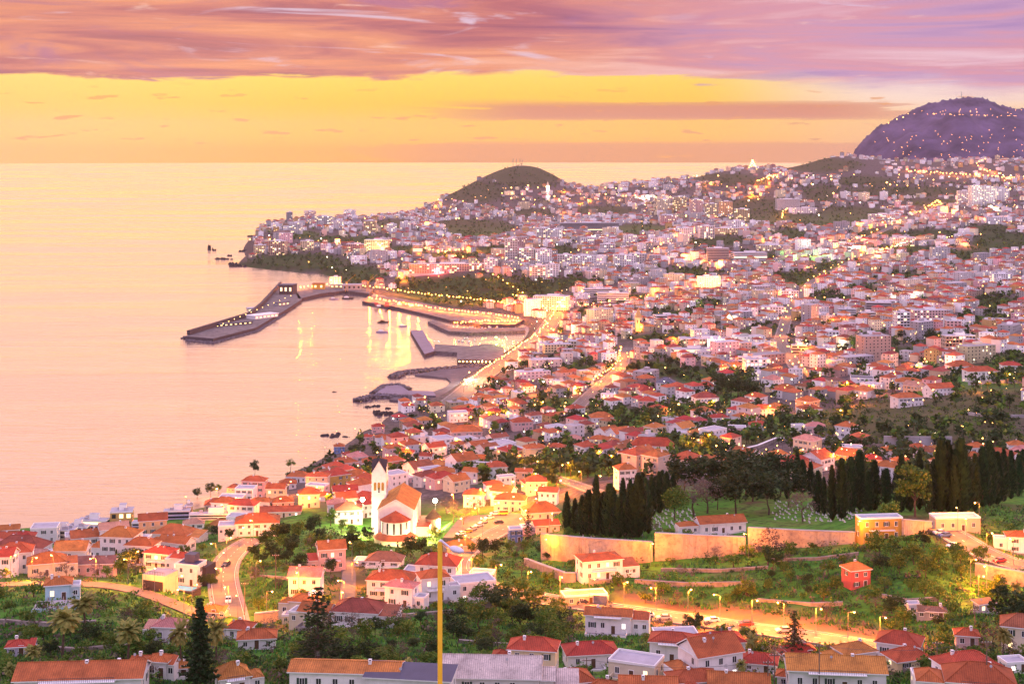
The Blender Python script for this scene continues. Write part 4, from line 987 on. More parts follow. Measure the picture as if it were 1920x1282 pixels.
def wall(pts, tops, thick=.9, m='old_plaster', cap='concrete', name='retaining_wall', label=None, noun='high weathered plaster wall', cat='wall', dmin=240, base=5):
    W = [G(x, y, dmin) for x, y in pts]; Z = [zat(t, w.y) for t, w in zip(tops, W)]; c = W[0]; rt = empty(name, c)
    mb = MB(); cb = MB(); L = []
    for i, p in enumerate(W):
        d = W[min(i+1, len(W)-1)]-W[max(i-1, 0)]; d.z = 0; d.normalize(); L.append(Vector((d.y, -d.x, 0)))
    for sect, lo, hi, t in ((mb, None, 0, thick/2), (cb, .003, .28, thick/2+.12)):
        V = []
        for p, z, n in zip(W, Z, L):
            a = p-c; z -= c.z; f, k = a+n*t, a-n*t; z0 = a.z-base if lo is None else z+lo
            V.append([(f.x, f.y, z0), (f.x, f.y, z+hi), (k.x, k.y, z+hi), (k.x, k.y, z0)])
        for A, B in zip(V, V[1:]):
            for i in range(4): j = (i+1) % 4; sect.quad(A[i], B[i], B[j], A[j])
        sect.poly(V[0][::-1]); sect.poly(V[-1])
    mb.build('wall_face', [m], rt); cb.build('coping', [cap], rt)
    for p in W: OCC.append((p.x, p.y, 2))
    reg(rt, noun, cat, 'walls on the slopes', (sum(p[0] for p in pts)/len(pts), sum(p[1] for p in pts)/len(pts)), label); return rt
wall([(1016,1049),(1105,1055),(1223,1052)], [1001,1009,1016], label='tall lit plaster wall below the cypress grove, seaward end of the cemetery')
wall([(1228,1051),(1310,1045),(1398,1037)], [999,1003,1007], label='tall blotchy wall in front of the cemetery chapel')
wall([(1403,1036),(1500,1026),(1604,1018)], [989,994,998], label='long stained wall below the rows of white graves')
wall([(1693,1006),(1745,998)], [974,978], label='short plaster wall between the cemetery gatehouse and the ochre block')
wall([(1395,846),(1420,840),(1455,826),(1500,826),(1582,829)], [841,835,821,821,823], thick=1.2, m='stone', cap='trim', label='stepped stone wall with bright white coping on the bare hillside')
wall([(1657,836),(1720,836),(1785,836)], [818,819,819], m='concrete', label='plain grey retaining wall under the bare hillside')
wall([(985,1060),(1060,1092),(1080,1090)], [1047,1074,1074], m='stone', label='rough stone wall beside the white villa with dark shutters')
wall([(1815,722),(1918,718)], [715,711], thick=1.0, m='concrete', label='pale terrace wall high on the inland green slope')
wall([(1800,775),(1850,783),(1920,783)], [771,778,778], thick=1, m='concrete', label='low pale terrace wall near the ruined shed')
wall([(478,1168),(520,1163),(560,1160)], [1150,1146,1143], m='plaster_peach', label='pinkish wall at the foot of the curving lit road')
wall([(1060,1115),(1100,1128),(1140,1136)], [1103,1113,1118], m='stone', label='lit stone wall of the garage below the white villa')
for pts, tp, lab in [([(1190,1092),(1290,1098),(1400,1096)],5,'old terrace wall low on the green slope under the blotchy wall'),([(1240,1070),(1350,1072),(1440,1066)],4,'upper old terrace wall on the green slope'),([(1420,1128),(1520,1136),(1580,1134)],5,'terrace wall just above the orange lit bank'),([(0,1168),(90,1174),(180,1170)],6,'terrace wall below the pale blue house'),([(30,1215),(140,1222),(250,1214)],6,'lowest terrace wall among the seaward palms'),
  ([(470,1082),(540,1088),(600,1092)],5,'terrace wall between the curved road and the pink mansion'),([(690,1150),(760,1158),(850,1150)],6,'rough wall below the white balconied houses'),([(860,1205),(950,1212),(1040,1205)],5,'terrace wall hidden in the wooded gully'),([(1650,1120),(1700,1130),(1760,1126)],6,'terrace wall inland of the rose red house'),([(1440,1052),(1530,1050),(1610,1040)],4,'terrace wall under the long stained cemetery wall')]:
    wall(pts, [p[1]-tp for p in pts], thick=.6, m='stone', cap='stone', name='terrace_wall', label=lab, base=2)
wall([(1830,1078),(1880,1092),(1935,1102)], [1056,1066,1076], m='stone', label='curved grey stone wall holding up the hill road')
# ------------------------------------------------------------------ houses measured in the picture
HS = [ # px, foot row, width, wall height, yaw, depth ratio, roof, rise, wall, tiles
 (40,1052,104,19,-8,.6,'hip',.34,'white','dark red'),(50,1062,92,15,-12,.45,'gable',.3,'white','pink'),(88,1083,80,23,18,.7,'hip',.3,'cream','red'),(178,1080,80,21,6,.55,'gable',.22,'pink','brown'),(146,1050,68,13,10,.7,'hip',.3,'white','red'),
 (208,1028,58,13,-10,.7,'hip',.25,'white','pale'),(288,1006,44,10,12,.7,'hip',.3,'white','red'),(328,1020,78,15,-14,.7,'hip',.3,'white','orange'),(363,993,42,9,10,.7,'hip',.3,'white','pink'),(414,1000,52,10,-12,.8,'hip',.3,'peach','orange'),
 (269,1035,44,9,15,.8,'gable',.3,'pink','red'),(331,1038,70,17,-20,.6,'gable',.26,'white','red'),(302,1068,60,28,-16,.7,'hip',.25,'white','red'),(345,1075,46,26,-18,.8,'gable',.24,'white','red'),
 (483,1006,86,23,8,.6,'hip',.28,'white','red'),(527,971,78,10,6,.4,'gable',.25,'peach','orange'),(490,957,42,15,-8,.6,'hip',.25,'white','red'),(530,952,44,9,12,.7,'hip',.3,'pink','red'),(605,940,30,9,10,.8,'hip',.3,'white','red'),
 (110,1128,54,29,14,.85,'hip',.26,'pale blue','red'),(34,1230,40,16,8,.8,'hip',.28,'lavender','red'),(318,1207,54,30,-6,.8,'hip',.26,'white','pink'),(264,1268,36,25,5,.9,'hip',.25,'cream','red'),(300,1272,44,30,-10,.8,'hip',.3,'white','red'),(338,1268,40,14,5,.9,'gable',.25,'white','orange'),
 (155,1312,240,34,4,.35,'gable',.24,'white','orange'),(222,1270,46,9,-6,.8,'hip',.3,'grey','red'),(436,1305,72,30,22,.9,'hip',.42,'white','orange'),(451,1200,50,19,-10,.8,'hip',.3,'white','red'),(482,1218,74,18,8,.6,'hip',.3,'white','red'),(398,1158,38,9,-8,.9,'hip',.34,'peach','orange'),
 (621,1072,58,40,14,.8,'gable',.30,'pink','red'),(572,1160,54,30,-10,.75,'hip',.28,'cream','orange'),(545,1168,30,12,-8,.8,'flat',.2,'cream','slab'),(735,1124,92,33,-8,.6,'hip',.26,'white','red'),(812,1128,62,42,16,.75,'hip',.26,'white','red'),(722,1063,70,9,-6,.6,'hip',.34,'white','brown'),
 (905,1090,48,13,-14,.6,'flat',.1,'white','pale'),(861,1036,62,9,20,.5,'hip',.3,'peach','orange'),(957,960,62,21,-8,.55,'hip',.3,'cream','red'),(1014,976,74,13,14,.7,'hip',.34,'cream','red'),(1022,1000,54,13,14,.7,'gable',.2,'pink','red'),(966,1018,28,24,10,.9,'flat',.2,'blue','slab'),
 (1107,1254,104,24,8,.6,'hip',.26,'white','red'),(1123,1090,88,36,16,.6,'hip',.16,'white','red'),(1095,1136,88,16,12,.4,'flat',.1,'peach','pink'),(1142,1190,92,32,-10,.5,'gable',.2,'white','red'),(1262,1246,92,37,-12,.6,'hip',.26,'white','red'),(1350,1236,90,28,8,.6,'hip',.26,'white','red'),
 (1072,1306,84,22,14,.8,'hip',.3,'white','red'),(1130,1312,70,12,-8,.8,'hip',.28,'cream','red'),(1215,1318,110,22,-4,.6,'gable',.24,'white','red'),(1300,1308,100,26,10,.6,'hip',.26,'cream','red'),(1385,1312,120,20,-8,.6,'gable',.24,'white','red'),(1422,1262,78,14,-14,.7,'hip',.28,'white','red'),
 (1350,1003,96,19,12,.4,'gable',.3,'white','red'),(1172,916,42,34,14,.9,'hip',.3,'white','red'),(1605,1105,50,34,18,.85,'hip',.3,'rose red','orange'),(1912,1038,54,29,-10,.7,'hip',.22,'white','red'),(1565,1300,188,36,-6,.45,'gable',.22,'white','orange'),(1700,1258,84,16,18,.7,'hip',.34,'cream','red'),
 (1812,1290,120,30,14,.7,'hip',.3,'white','red'),(1835,1318,140,30,-12,.7,'hip',.3,'white','red'),(1812,1214,46,20,-12,.8,'hip',.3,'pink','red'),(1500,1238,60,12,10,.7,'hip',.26,'peach','red'),(1480,1290,50,18,-16,.7,'hip',.26,'white','red'),(1900,1262,50,16,10,.8,'flat',.2,'white','slab'),
 (1738,1290,60,16,-8,.8,'flat',.2,'white','slab'),(1712,1148,30,12,8,.8,'flat',.1,'white','slab'),(1754,1162,40,14,-10,.7,'hip',.2,'grey','brown'),(1845,1150,40,16,20,.5,'shed',.2,'grey','brown'),
 (1494,886,62,14,-8,.7,'hip',.34,'white','red'),(1460,862,34,9,10,.8,'hip',.3,'cream','orange'),(1528,862,30,9,8,.8,'hip',.3,'white','red'),(1598,858,40,18,-8,.7,'flat',.2,'cream','slab'),(1560,870,34,8,8,.8,'hip',.3,'peach','red'),(1636,872,36,9,-10,.8,'hip',.3,'peach','red'),(1668,858,34,12,8,.8,'hip',.3,'white','red'),
 (1690,876,36,10,12,.8,'hip',.3,'peach','red'),(1720,852,36,10,-8,.8,'hip',.3,'white','red'),(1752,854,38,9,10,.7,'hip',.3,'white','orange'),(1830,852,36,12,8,.8,'hip',.3,'white','red'),(1906,850,34,14,-8,.8,'hip',.3,'white','red'),(1880,905,30,10,8,.8,'hip',.3,'peach','orange'),
 (1003,861,46,19,14,.7,'hip',.24,'cream','red'),(1043,857,38,17,-10,.7,'hip',.26,'white','red'),(1125,846,42,20,-16,.7,'hip',.26,'cream','red'),(1168,855,34,12,8,.8,'hip',.34,'white','dark red'),(1224,853,84,15,-8,.35,'hip',.5,'white','red'),(1280,826,26,14,-8,.8,'flat',.2,'cream','slab'),(1320,826,60,11,6,.5,'hip',.3,'cream','orange'),
 (1382,822,36,19,-8,.8,'flat',.2,'pink','slab'),(1347,797,40,13,14,.6,'hip',.26,'white','red'),(1322,765,50,18,12,.6,'hip',.28,'white','dark red'),(1248,730,38,11,-10,.8,'hip',.34,'white','slate'),(1323,735,38,9,8,.8,'hip',.3,'white','red'),(1213,772,34,19,-8,.8,'hip',.3,'pink','red'),(1127,798,46,14,8,.7,'hip',.3,'white','red'),(1213,746,34,12,10,.8,'hip',.3,'white','red'),
 (1700,764,58,17,14,.6,'hip',.24,'white','red'),(1704,731,54,13,-12,.6,'hip',.24,'white','red'),(1838,714,62,17,6,.5,'hip',.26,'white','red'),(1517,784,46,16,12,.7,'hip',.22,'white','red'),(1616,723,46,13,-10,.7,'flat',.2,'white','slate'),(1567,729,34,14,8,.8,'hip',.2,'peach','brown'),(1422,808,38,10,-6,.7,'hip',.26,'white','red'),
 (1497,814,26,15,10,.8,'flat',.2,'white','slab'),(1529,814,38,13,-10,.7,'hip',.3,'pink','pink'),(1428,782,48,14,14,.6,'hip',.24,'white','red'),(1472,742,40,12,-8,.7,'hip',.3,'white','red'),(1760,744,60,14,20,.5,'gable',.3,'white','red'),(1800,700,50,12,12,.7,'hip',.3,'white','red'),(1895,700,40,14,-8,.7,'hip',.24,'white','red'),
 (874,833,62,22,8,.6,'hip',.3,'pink','red'),(829,833,30,14,-10,.8,'hip',.3,'pink','red'),(858,792,40,17,12,.7,'flat',.2,'white','slab'),(716,835,28,14,10,.8,'hip',.26,'white','red'),(688,832,22,12,-10,.9,'hip',.26,'pink','red'),(709,812,26,11,8,.8,'hip',.28,'pink','red'),(790,826,22,10,-6,1.1,'gable',.3,'white','pale'),
 (900,876,44,12,8,.7,'hip',.3,'white','red'),(904,892,32,20,-14,.8,'flat',.2,'white','slab'),(978,808,44,15,14,.7,'hip',.3,'pink','red'),(781,890,32,9,-8,.7,'hip',.26,'white','red'),(636,850,22,12,10,.9,'hip',.3,'blue','red'),(800,870,26,14,-10,.8,'gable',.3,'white','red'),(845,892,40,12,10,.7,'hip',.3,'white','red'),(440,930,26,14,-8,.9,'hip',.3,'peach','dark red'),
 (408,958,50,10,8,.7,'hip',.3,'peach','orange'),(642,876,30,10,8,.8,'hip',.3,'pink','red'),(560,905,44,10,-10,.7,'hip',.3,'white','red'),(700,880,46,12,10,.7,'hip',.3,'white','red'),(760,860,34,10,-8,.7,'hip',.3,'white','dark red'),(590,915,34,9,10,.8,'hip',.3,'white','red'),(540,918,34,10,8,.8,'hip',.3,'white','red'),(500,925,36,10,-10,.8,'hip',.3,'pink','red'),(1648,1014,84,40,6,.35,'flat',.2,'ochre','slab'),(1790,997,88,24,4,.4,'flat',.2,'peach','slab')]
SPECIAL = {(1648,1014): 'low ochre cemetery gatehouse set into the long wall', (1790,997): 'flat roofed peach block beside the hill road junction', (1350,1003): 'white cemetery chapel with red roof among the graves', (1605,1105): 'lone rose red house with orange roof on the green slope', (110,1128): 'pale blue house with terrace on the seaward green slope',
 (621,1072): 'tall pink mansion with steep red roof among dark trees', (1123,1090): 'white villa with dark shutters right below the cemetery wall'.replace(' right', ' just'), (155,1312): 'very long orange roofed building at the bottom seaward corner',
 (1565,1300): 'large white building with broad orange roof near the bottom', (40,1052): 'broad dark red roofed house at the seaward edge of the slope', (957,960): 'lit cream house with red roof facing the church square'}
for q in HS:
    x, y, w, hw, yaw, d, rf, rr, wl, tl = q
    near = G(x, y).y < 620
    house(x, y, w, hw, yaw, d, rf, rr, wl, tl, label=SPECIAL.get((x, y)), balcony=near and hw > 26 and w > 55, detail=2 if near else 1, wing=None if near else False, group='houses on the near slopes' if near else 'houses on the middle slopes', lit=.08)
def fill(x0, x1, y0, y1, want, seed, wmin=9, wmax=14, clear=6.2):
    rnd = random.Random(seed); n = t = 0
    while n < want and t < 900:
        t += 1; px, py = rnd.uniform(x0, x1), rnd.uniform(y0, y1); P = G(px, py)
        if P.z < 6 or float(coast_dist(np.array([P.x]), np.array([P.y]))[0]) < 48 or not free(P.x, P.y+5, clear): continue
        w = rnd.uniform(wmin, wmax)*F/P.y; flat = rnd.random() < .12
        house(px, py, w, rnd.choice((3.4, 5.8, 6.2, 6.2, 8.8) if y1 < 1150 else (3.4, 5.4, 5.8))*F/P.y, rnd.uniform(-24, 24), rnd.uniform(.6, .85), 'flat' if flat else rnd.choice(('hip', 'hip', 'gable')), rnd.uniform(.24, .32), rnd.choices(('white', 'cream', 'pink', 'peach'), (7, 2, 2, 1))[0], 'slab' if flat else rnd.choices(('red', 'orange', 'dark red', 'pink'), (6, 4, 1, 1))[0], detail=2 if P.y < 560 else 1, lit=.08, group='houses on the near slopes'); n += 1
FILLS = [(-15,300,1018,1085,17,1),(420,470,965,1010,2,2),(430,690,915,985,18,3),(820,1060,895,975,12,4),(660,900,1080,1160,3,5),(1000,1920,1225,1290,7,6),(560,720,1100,1180,3,8)]
# terrace and steps of the pale blue house, the modern house with its pool, the white tiled roof, the navy roof
def extras():
    P = G(110, 1137); s = P.y/F; rt = empty('terrace_wall', P, R(10)); mb = MB(); w = 90*s
    mb.box(-w/2, w/2, -4.2, 5.0, -7, .1, 0, 1); mb.box(-w/2, w/2, -4.2, -3.9, .104, 1.0, 0); mb.box(w/2-.3, w/2, -3.9, 5, .104, 1.0, 0); mb.build('platform', ['plaster_pale_blue', 'concrete'], rt)
    sb = MB()
    for i in range(9): sb.box(w/2+.004, w/2+1.6, -3+i*.8, -2.2+i*.8, -5, -2+i*.3, 0)
    sb.build('stairs', ['plaster_pale_blue'], rt); reg(rt, 'pale blue terrace', 'terrace', None, (130, 1145), 'pale blue terrace with outside stairs under the pale blue house')
    o = house(358, 1100, 54, 38, -16, .8, 'flat', .2, 'white', 'slab_navy', label='modern white and black flat roofed house above a blue pool', storeys=2, lit=.1)
    P = G(358, 1100); s = P.y/F; mb = MB(); W_, D_, h_ = 54*s*.42, 54*s*.5, 38*s
    mb.box(W_*.55, W_*1.35, .2, D_*1.5, -6, h_-1.0, 0, 0); mb.build('side_wing', ['dark_wall'], o)
    mb = MB(); mb.box(-2.2, 1.2, 0, 3.4, h_+.15, h_+2.6, 0); mb.build('roof_cabin', ['slab_navy'], o)
    P = G(344, 1108); rt = empty('swimming_pool', P, R(-16)); mb = MB(); mb.box(-4.4, 4.4, -2.6, 2.6, -5, .9, 0); mb.build('surround', ['dark_wall'], rt); mb = MB(); mb.box(-3.6, 3.6, -1.8, 1.8, .902, .96, 0); mb.build('pool_water', ['pool'], rt); reg(rt, 'pool', 'pool', None, (344, 1100), 'bright blue swimming pool before the modern house')
    # garages under a terrace
    P = G(287, 1108); s = P.y/F; rt = empty('garage_block', P, R(-22)); w = 48*s; mb = MB(); mb.box(-w/2, w/2, 0, 7, -4, 4.6, 0, 1); mb.build('wall', ['plaster_cream', 'concrete'], rt)
    for i in range(3): g = MB(); g.box(-1.15, 1.15, -.05, .05, 0, 2.9, 0); o = g.build('garage_door', ['dark_wall'], rt); o.location = ((i-1)*w*.31, -.003, .1)
    rb = MB()
    for i in range(14): rb.box(-w/2+i*w/13-.03, -w/2+i*w/13+.03, .1, .16, 4.6, 5.6, 0)
    rb.box(-w/2, w/2, .09, .17, 5.6, 5.68, 0); rb.build('railing', ['rail'], rt); reg(rt, 'garage', 'garage', None, (287, 1090), 'cream garage block with three dark doors under a railed terrace')
    # white tiled roofs by the lamp post
    for i, (px, py, w, hw, yw, rf, rr, tl, lab) in enumerate([(922,1330,192,56,-3,'gable',.20,'pale','broad pale tiled roof building beside the tall foreground lamp post'.replace('foreground ', '')),(985,1318,112,42,-3,'gable',.18,'pale','lower pale tiled roof wing with white verge nearest the bottom edge'.replace(' nearest', ' by'))]):
        house(px, py, w, hw, yw, .62, rf, rr, 'white', tl, label=lab)
    house(770, 1350, 170, 72, -8, .4, 'shed', .10, 'white', 'slab_navy', label='building with dark navy sheet roof behind the lamp post foot', chim=False)
    house(650, 1335, 210, 70, -4, .32, 'gable', .16, 'white', 'orange', label='long white building with terracotta roof and white parapet at the bottom')
    for px, py in ((843,1222),(998,1245)):
        P = G(px, py+60); 
extras()
for q in FILLS: fill(*q)
# ------------------------------------------------------------------ blocks, hotels and towers measured in the picture
BL = [ # px, foot, width, height, yaw, depth, style, wall, what
 (224,990,46,29,10,.9,'grid','ochre','tower block'),(172,994,56,17,-4,.4,'ribbon','lavender','school block'),(142,1004,44,15,-4,.5,'ribbon','lavender','school block'),(115,1011,48,16,-6,.5,'ribbon','cream','school block'),(267,992,42,11,4,.5,'ribbon','lavender','school block'),(295,983,26,9,4,.6,'ribbon','white','school block'),(330,973,50,14,6,.4,'ribbon','lavender','school block'),(352,970,15,20,6,.9,'grid','ochre','tower block'),(400,974,92,9,4,.2,'ribbon','white','school hall'),
 (706,474,46,24,-6,.5,'balcony','cream','hotel'),(782,490,20,30,8,.8,'ribbon','grey','office block'),(958,494,24,46,4,.8,'balcony','white','apartment block'),(988,496,30,30,-8,.6,'balcony','white','apartment block'),(1018,496,34,28,8,.6,'grid','white','apartment block'),(842,512,150,17,3,.1,'balcony','pink','hotel'),(920,506,26,20,6,.6,'grid','white','apartment block'),
 (1010,526,34,28,-14,.6,'balcony','white','apartment block'),(1035,520,24,24,12,.7,'grid','white','apartment block'),(1060,500,30,22,-8,.6,'balcony','white','apartment block'),(1095,496,46,16,8,.4,'grid','white','apartment block'),(1165,500,30,22,10,.6,'grid','white','apartment block'),(1195,498,30,22,-6,.6,'balcony','white','apartment block'),
 (1018,450,26,22,6,.6,'balcony','white','apartment block'),(1042,450,26,20,-10,.6,'grid','white','apartment block'),(542,418,12,20,4,.9,'grid','grey','apartment block'),(554,440,24,22,-8,.6,'balcony','white','hotel'),(606,422,34,16,6,.4,'balcony','white','hotel'),(694,438,24,24,-6,.6,'balcony','cream','hotel'),(734,440,20,20,8,.7,'grid','white','apartment block'),(760,436,20,20,-8,.7,'grid','white','apartment block'),
 (520,478,34,26,-10,.6,'balcony','peach','hotel'),(486,476,24,16,8,.7,'grid','cream','hotel'),(575,470,26,18,6,.6,'grid','cream','hotel'),(632,430,24,16,10,.6,'grid','white','apartment block'),(655,408,22,14,-6,.7,'grid','white','apartment block'),(580,408,24,12,8,.6,'grid','pink','hotel'),(668,470,40,12,6,.4,'balcony','pink','hotel'),(628,540,20,20,-6,.8,'grid','white','harbour building'),
 (1105,432,112,14,4,.15,'ribbon','grey','hospital block'),(1035,584,70,28,-12,.4,'balcony','white','apartment block'),(1120,556,56,14,8,.4,'ribbon','white','shopping centre'),(1150,566,60,16,-4,.4,'ribbon','white','shopping centre'),
 (1245,400,26,26,8,.6,'grid','cream','apartment block'),(1275,395,28,26,-8,.6,'balcony','cream','apartment block'),(1306,402,24,28,8,.6,'grid','pink','apartment block'),(1335,408,26,26,-6,.6,'balcony','cream','apartment block'),(1362,404,24,26,6,.7,'grid','peach','apartment block'),(1392,416,30,24,-8,.5,'balcony','cream','apartment block'),(1255,420,34,16,6,.4,'grid','pink','apartment block'),(1380,432,34,18,8,.4,'grid','white','apartment block'),
 (1478,392,44,18,6,.4,'ribbon','white','apartment block'),(1510,400,46,10,-6,.3,'grid','white','apartment block'),(1810,384,26,26,-8,.7,'grid','white','tower block'),(1832,388,24,40,6,.8,'grid','white','tower block'),(1855,386,24,36,-6,.8,'grid','white','tower block'),(1880,378,26,24,6,.7,'grid','white','tower block'),
 (1285,446,36,18,-8,.5,'grid','white','apartment block'),(1325,448,30,24,8,.6,'balcony','white','apartment block'),(1360,440,60,12,4,.3,'grid','cream','apartment block'),(1182,460,26,18,6,.6,'grid','white','apartment block'),(1240,458,40,12,-6,.4,'grid','white','apartment block'),
 (1347,494,42,28,-4,.5,'ribbon','grey','office block'),(1406,494,66,20,6,.4,'ribbon','white','office block'),(1655,418,48,16,-4,.4,'balcony','white','hotel'),(1694,462,42,16,4,.5,'balcony','white','hotel'),(1180,500,24,20,8,.7,'grid','white','apartment block'),(1450,470,60,10,6,.3,'grid','cream','apartment block'),
 (1650,590,50,22,-10,.6,'ribbon','grey','office block'),(1693,629,27,43,6,.9,'balcony','white','tower block'),(1734,627,32,24,-8,.7,'ribbon','white','office block'),(1744,606,64,24,4,.4,'grid','pink','apartment block'),(1790,628,30,26,-8,.7,'grid','pink','apartment block'),(1628,600,30,14,6,.6,'ribbon','white','office block'),(1590,592,34,12,-6,.5,'ribbon','white','office block'),
 (1420,700,50,26,8,.5,'grid','white','apartment block'),(1398,692,28,22,-10,.7,'ribbon','white','apartment block'),(1550,672,34,20,8,.6,'grid','white','apartment block'),(1500,664,30,16,-8,.6,'ribbon','grey','office block'),(1635,640,44,13,6,.5,'ribbon','pink','office block'),(1555,640,40,18,-6,.5,'grid','white','apartment block'),(1800,650,60,20,6,.4,'balcony','peach','apartment block'),(1860,654,46,16,-6,.5,'grid','peach','apartment block'),
 (1300,668,78,13,6,.3,'ribbon','white','warehouse'),(1330,645,110,9,-3,.25,'grid','cream','warehouse'),(1045,660,54,14,10,.4,'grid','cream','waterfront building'),(1085,652,40,12,-8,.5,'grid','cream','waterfront building'),(1250,606,44,14,6,.5,'ribbon','white','office block'),(1450,590,44,14,-6,.5,'grid','white','office block'),(1480,560,36,14,8,.5,'grid','white','apartment block'),(1530,600,44,12,6,.5,'grid','white','apartment block'),
 (1880,530,40,16,-6,.5,'grid','white','apartment block'),(1850,540,30,14,8,.6,'grid','white','apartment block'),(1760,520,40,10,-4,.4,'grid','pink','apartment block'),(1580,466,40,10,6,.4,'grid','white','apartment block'),(1870,420,40,12,-6,.5,'grid','white','apartment block'),(1770,412,36,12,8,.5,'grid','pink','apartment block'),(1105,460,34,14,6,.5,'grid','white','apartment block'),(1140,472,30,14,-8,.6,'balcony','white','apartment block')]
for q in BL: block(*q[:8], what=q[8])
# ------------------------------------------------------------------ churches of the town, monument, masts
def small_towers():
    P = G(1197, 620); s = P.y/F; rt = empty('cathedral_tower', P, R(8)); a = 4.2; h = 24*s; mb = MB(); mb.box(-a, a, -a, a, -5, h, 0); mb.box(-a-.3, a+.3, -a-.3, a+.3, h, h+.8, 0); mb.build('tower', ['plaster_cream'], rt)
    sp = MB(); top = (0, 0, h+20*s)
    for i in range(4):
        c = [(-a,-a),(a,-a),(a,a),(-a,a)]; p, q = c[i], c[(i+1) % 4]; sp.tri((p[0]*.95, p[1]*.95, h+.81), (q[0]*.95, q[1]*.95, h+.81), top)
    sp.build('spire', ['plaster_ochre'], rt)
    for i in range(2): o = put('belfry_opening', shared('bigarch', lambda: arch_mesh(1.7, 5, 'glass')), rt); o.location = ((i-.5)*4, -a-.03, h-7)
    glow((0, -9, 6), 30000, SODIUM, .6, rt); reg(rt, 'tower', 'tower', None, (1197, 600), 'lit cathedral tower with a pointed spire in the old town')
    P = G(1027, 374); s = P.y/F; rt = empty('church_tower', P); mb = MB(); h = 26*s; mb.box(-6, 6, -6, 6, -5, h, 0); mb.build('tower', ['plaster_white'], rt); sp = MB(); sp.tube((0,0,h+.003), (0,0,h+14), 5.5, .3, 8); sp.build('spire', ['plaster_cream'], rt); glow((0, -14, 12), 90000, (1,.7,.3), 1, rt); glow((0,-10,40), 40000, (1,.7,.3), 1, rt); reg(rt, 'tower', 'tower', None, (1027, 358), 'floodlit slender church tower under the masted hill')
    P = G(1367, 610); s = P.y/F; rt = empty('white_church', P, R(-6)); mb = MB(); w, h = 14*s, 12*s; mb.box(-w/2, w/2, 0, 30, -4, h, 0); gable(mb, 0, .5, w, h, 6, False); gable(mb, 29.5, 30, w, h, 6, False); mb.build('wall', ['plaster_white'], rt)
    rb = MB(); 
    for q in (-1, 1): rb.quad((q*(w/2+.5), .6, h-.1), (0, .6, h+6), (0, 30.4, h+6), (q*(w/2+.5), 30.4, h-.1), 0)
    rb.build('roof', ['mass_tiles_red'], rt); tb = MB(); tb.box(w/2+.01, w/2+5, 1, 6, -4, h+4, 0); tb.build('bell_gable', ['plaster_white'], rt); o = put('window', shared('bigarch', None), rt); o.location = (0, -.05, 4); glow((0, -10, 8), 26000, (1,.75,.4), .6, rt); reg(rt, 'church', 'church', None, (1367, 600), 'small lit white church front in the middle of the town')
    # statue-topped monument outlined in lights on the ridge
    P = G(1411, 318); s = P.y/F; rt = empty('monument', P); mb = MB(); mb.tube((0,0,-3), (0,0,8), 9, 7, 8); mb.tube((0,0,8), (0,0,22), 4, 2.5, 8); mb.tube((0,0,22), (0,0,27), 3.2, 3, 8); mb.build('pedestal', ['stone'], rt); sb = MB(); sb.tube((0,0,27), (0,0,36), 2.2, 1.2, 8); sb.ball((0,0,37.4), 1.5); sb.build('statue', ['stone'], rt)
    lb = MB()
    for k in range(26): z = 2+k*1.3; r = max(1.6, 15*(1-k/26)**.9); a = k*2.4; lb.ball((r*math.cos(a), -abs(r*math.sin(a))*.8-1, z), 1.0, 0, 6, 4)
    lb.build('festoon_lights', ['lamp_glow'], rt); glow((0, -20, 14), 120000, (1,.6,.15), 1, rt); reg(rt, 'monument', 'monument', None, (1411, 304), 'tall statue monument outlined in golden lights on the ridge')
    for px, py, top in ((962,314,297),(968,313,298),(975,312,297),(979,312,300)):
        P = G(px, py+2); s = P.y/F; h = (py+2-top)*s; mb = MB(); mb.tube((0,0,-3), (0,0,h), 1.1, .5, 5); mb.box(-1.6, 1.6, -.6, .6, h*.7, h*.74, 0); mb.box(-1.2, 1.2, -.6, .6, h*.88, h*.92, 0); o = mb.build('radio_mast', ['metal'], loc=P); reg(o, 'thin dark radio mast', 'mast', 'radio masts on the hill top', (px, top))
    P = Vector(((1803-960)/F*8000, 8000, zat(186, 8000))); mb = MB(); mb.tube((0,0,-10), (0,0,42), 1.6, .8, 5); mb.box(-3, 3, -1, 1, 24, 26, 0); o = mb.build('radio_mast', ['metal'], loc=P); reg(o, 'mast', 'mast', 'radio masts on the hill top', (1803,175), 'lone mast on the summit of the far mountain')
small_towers()
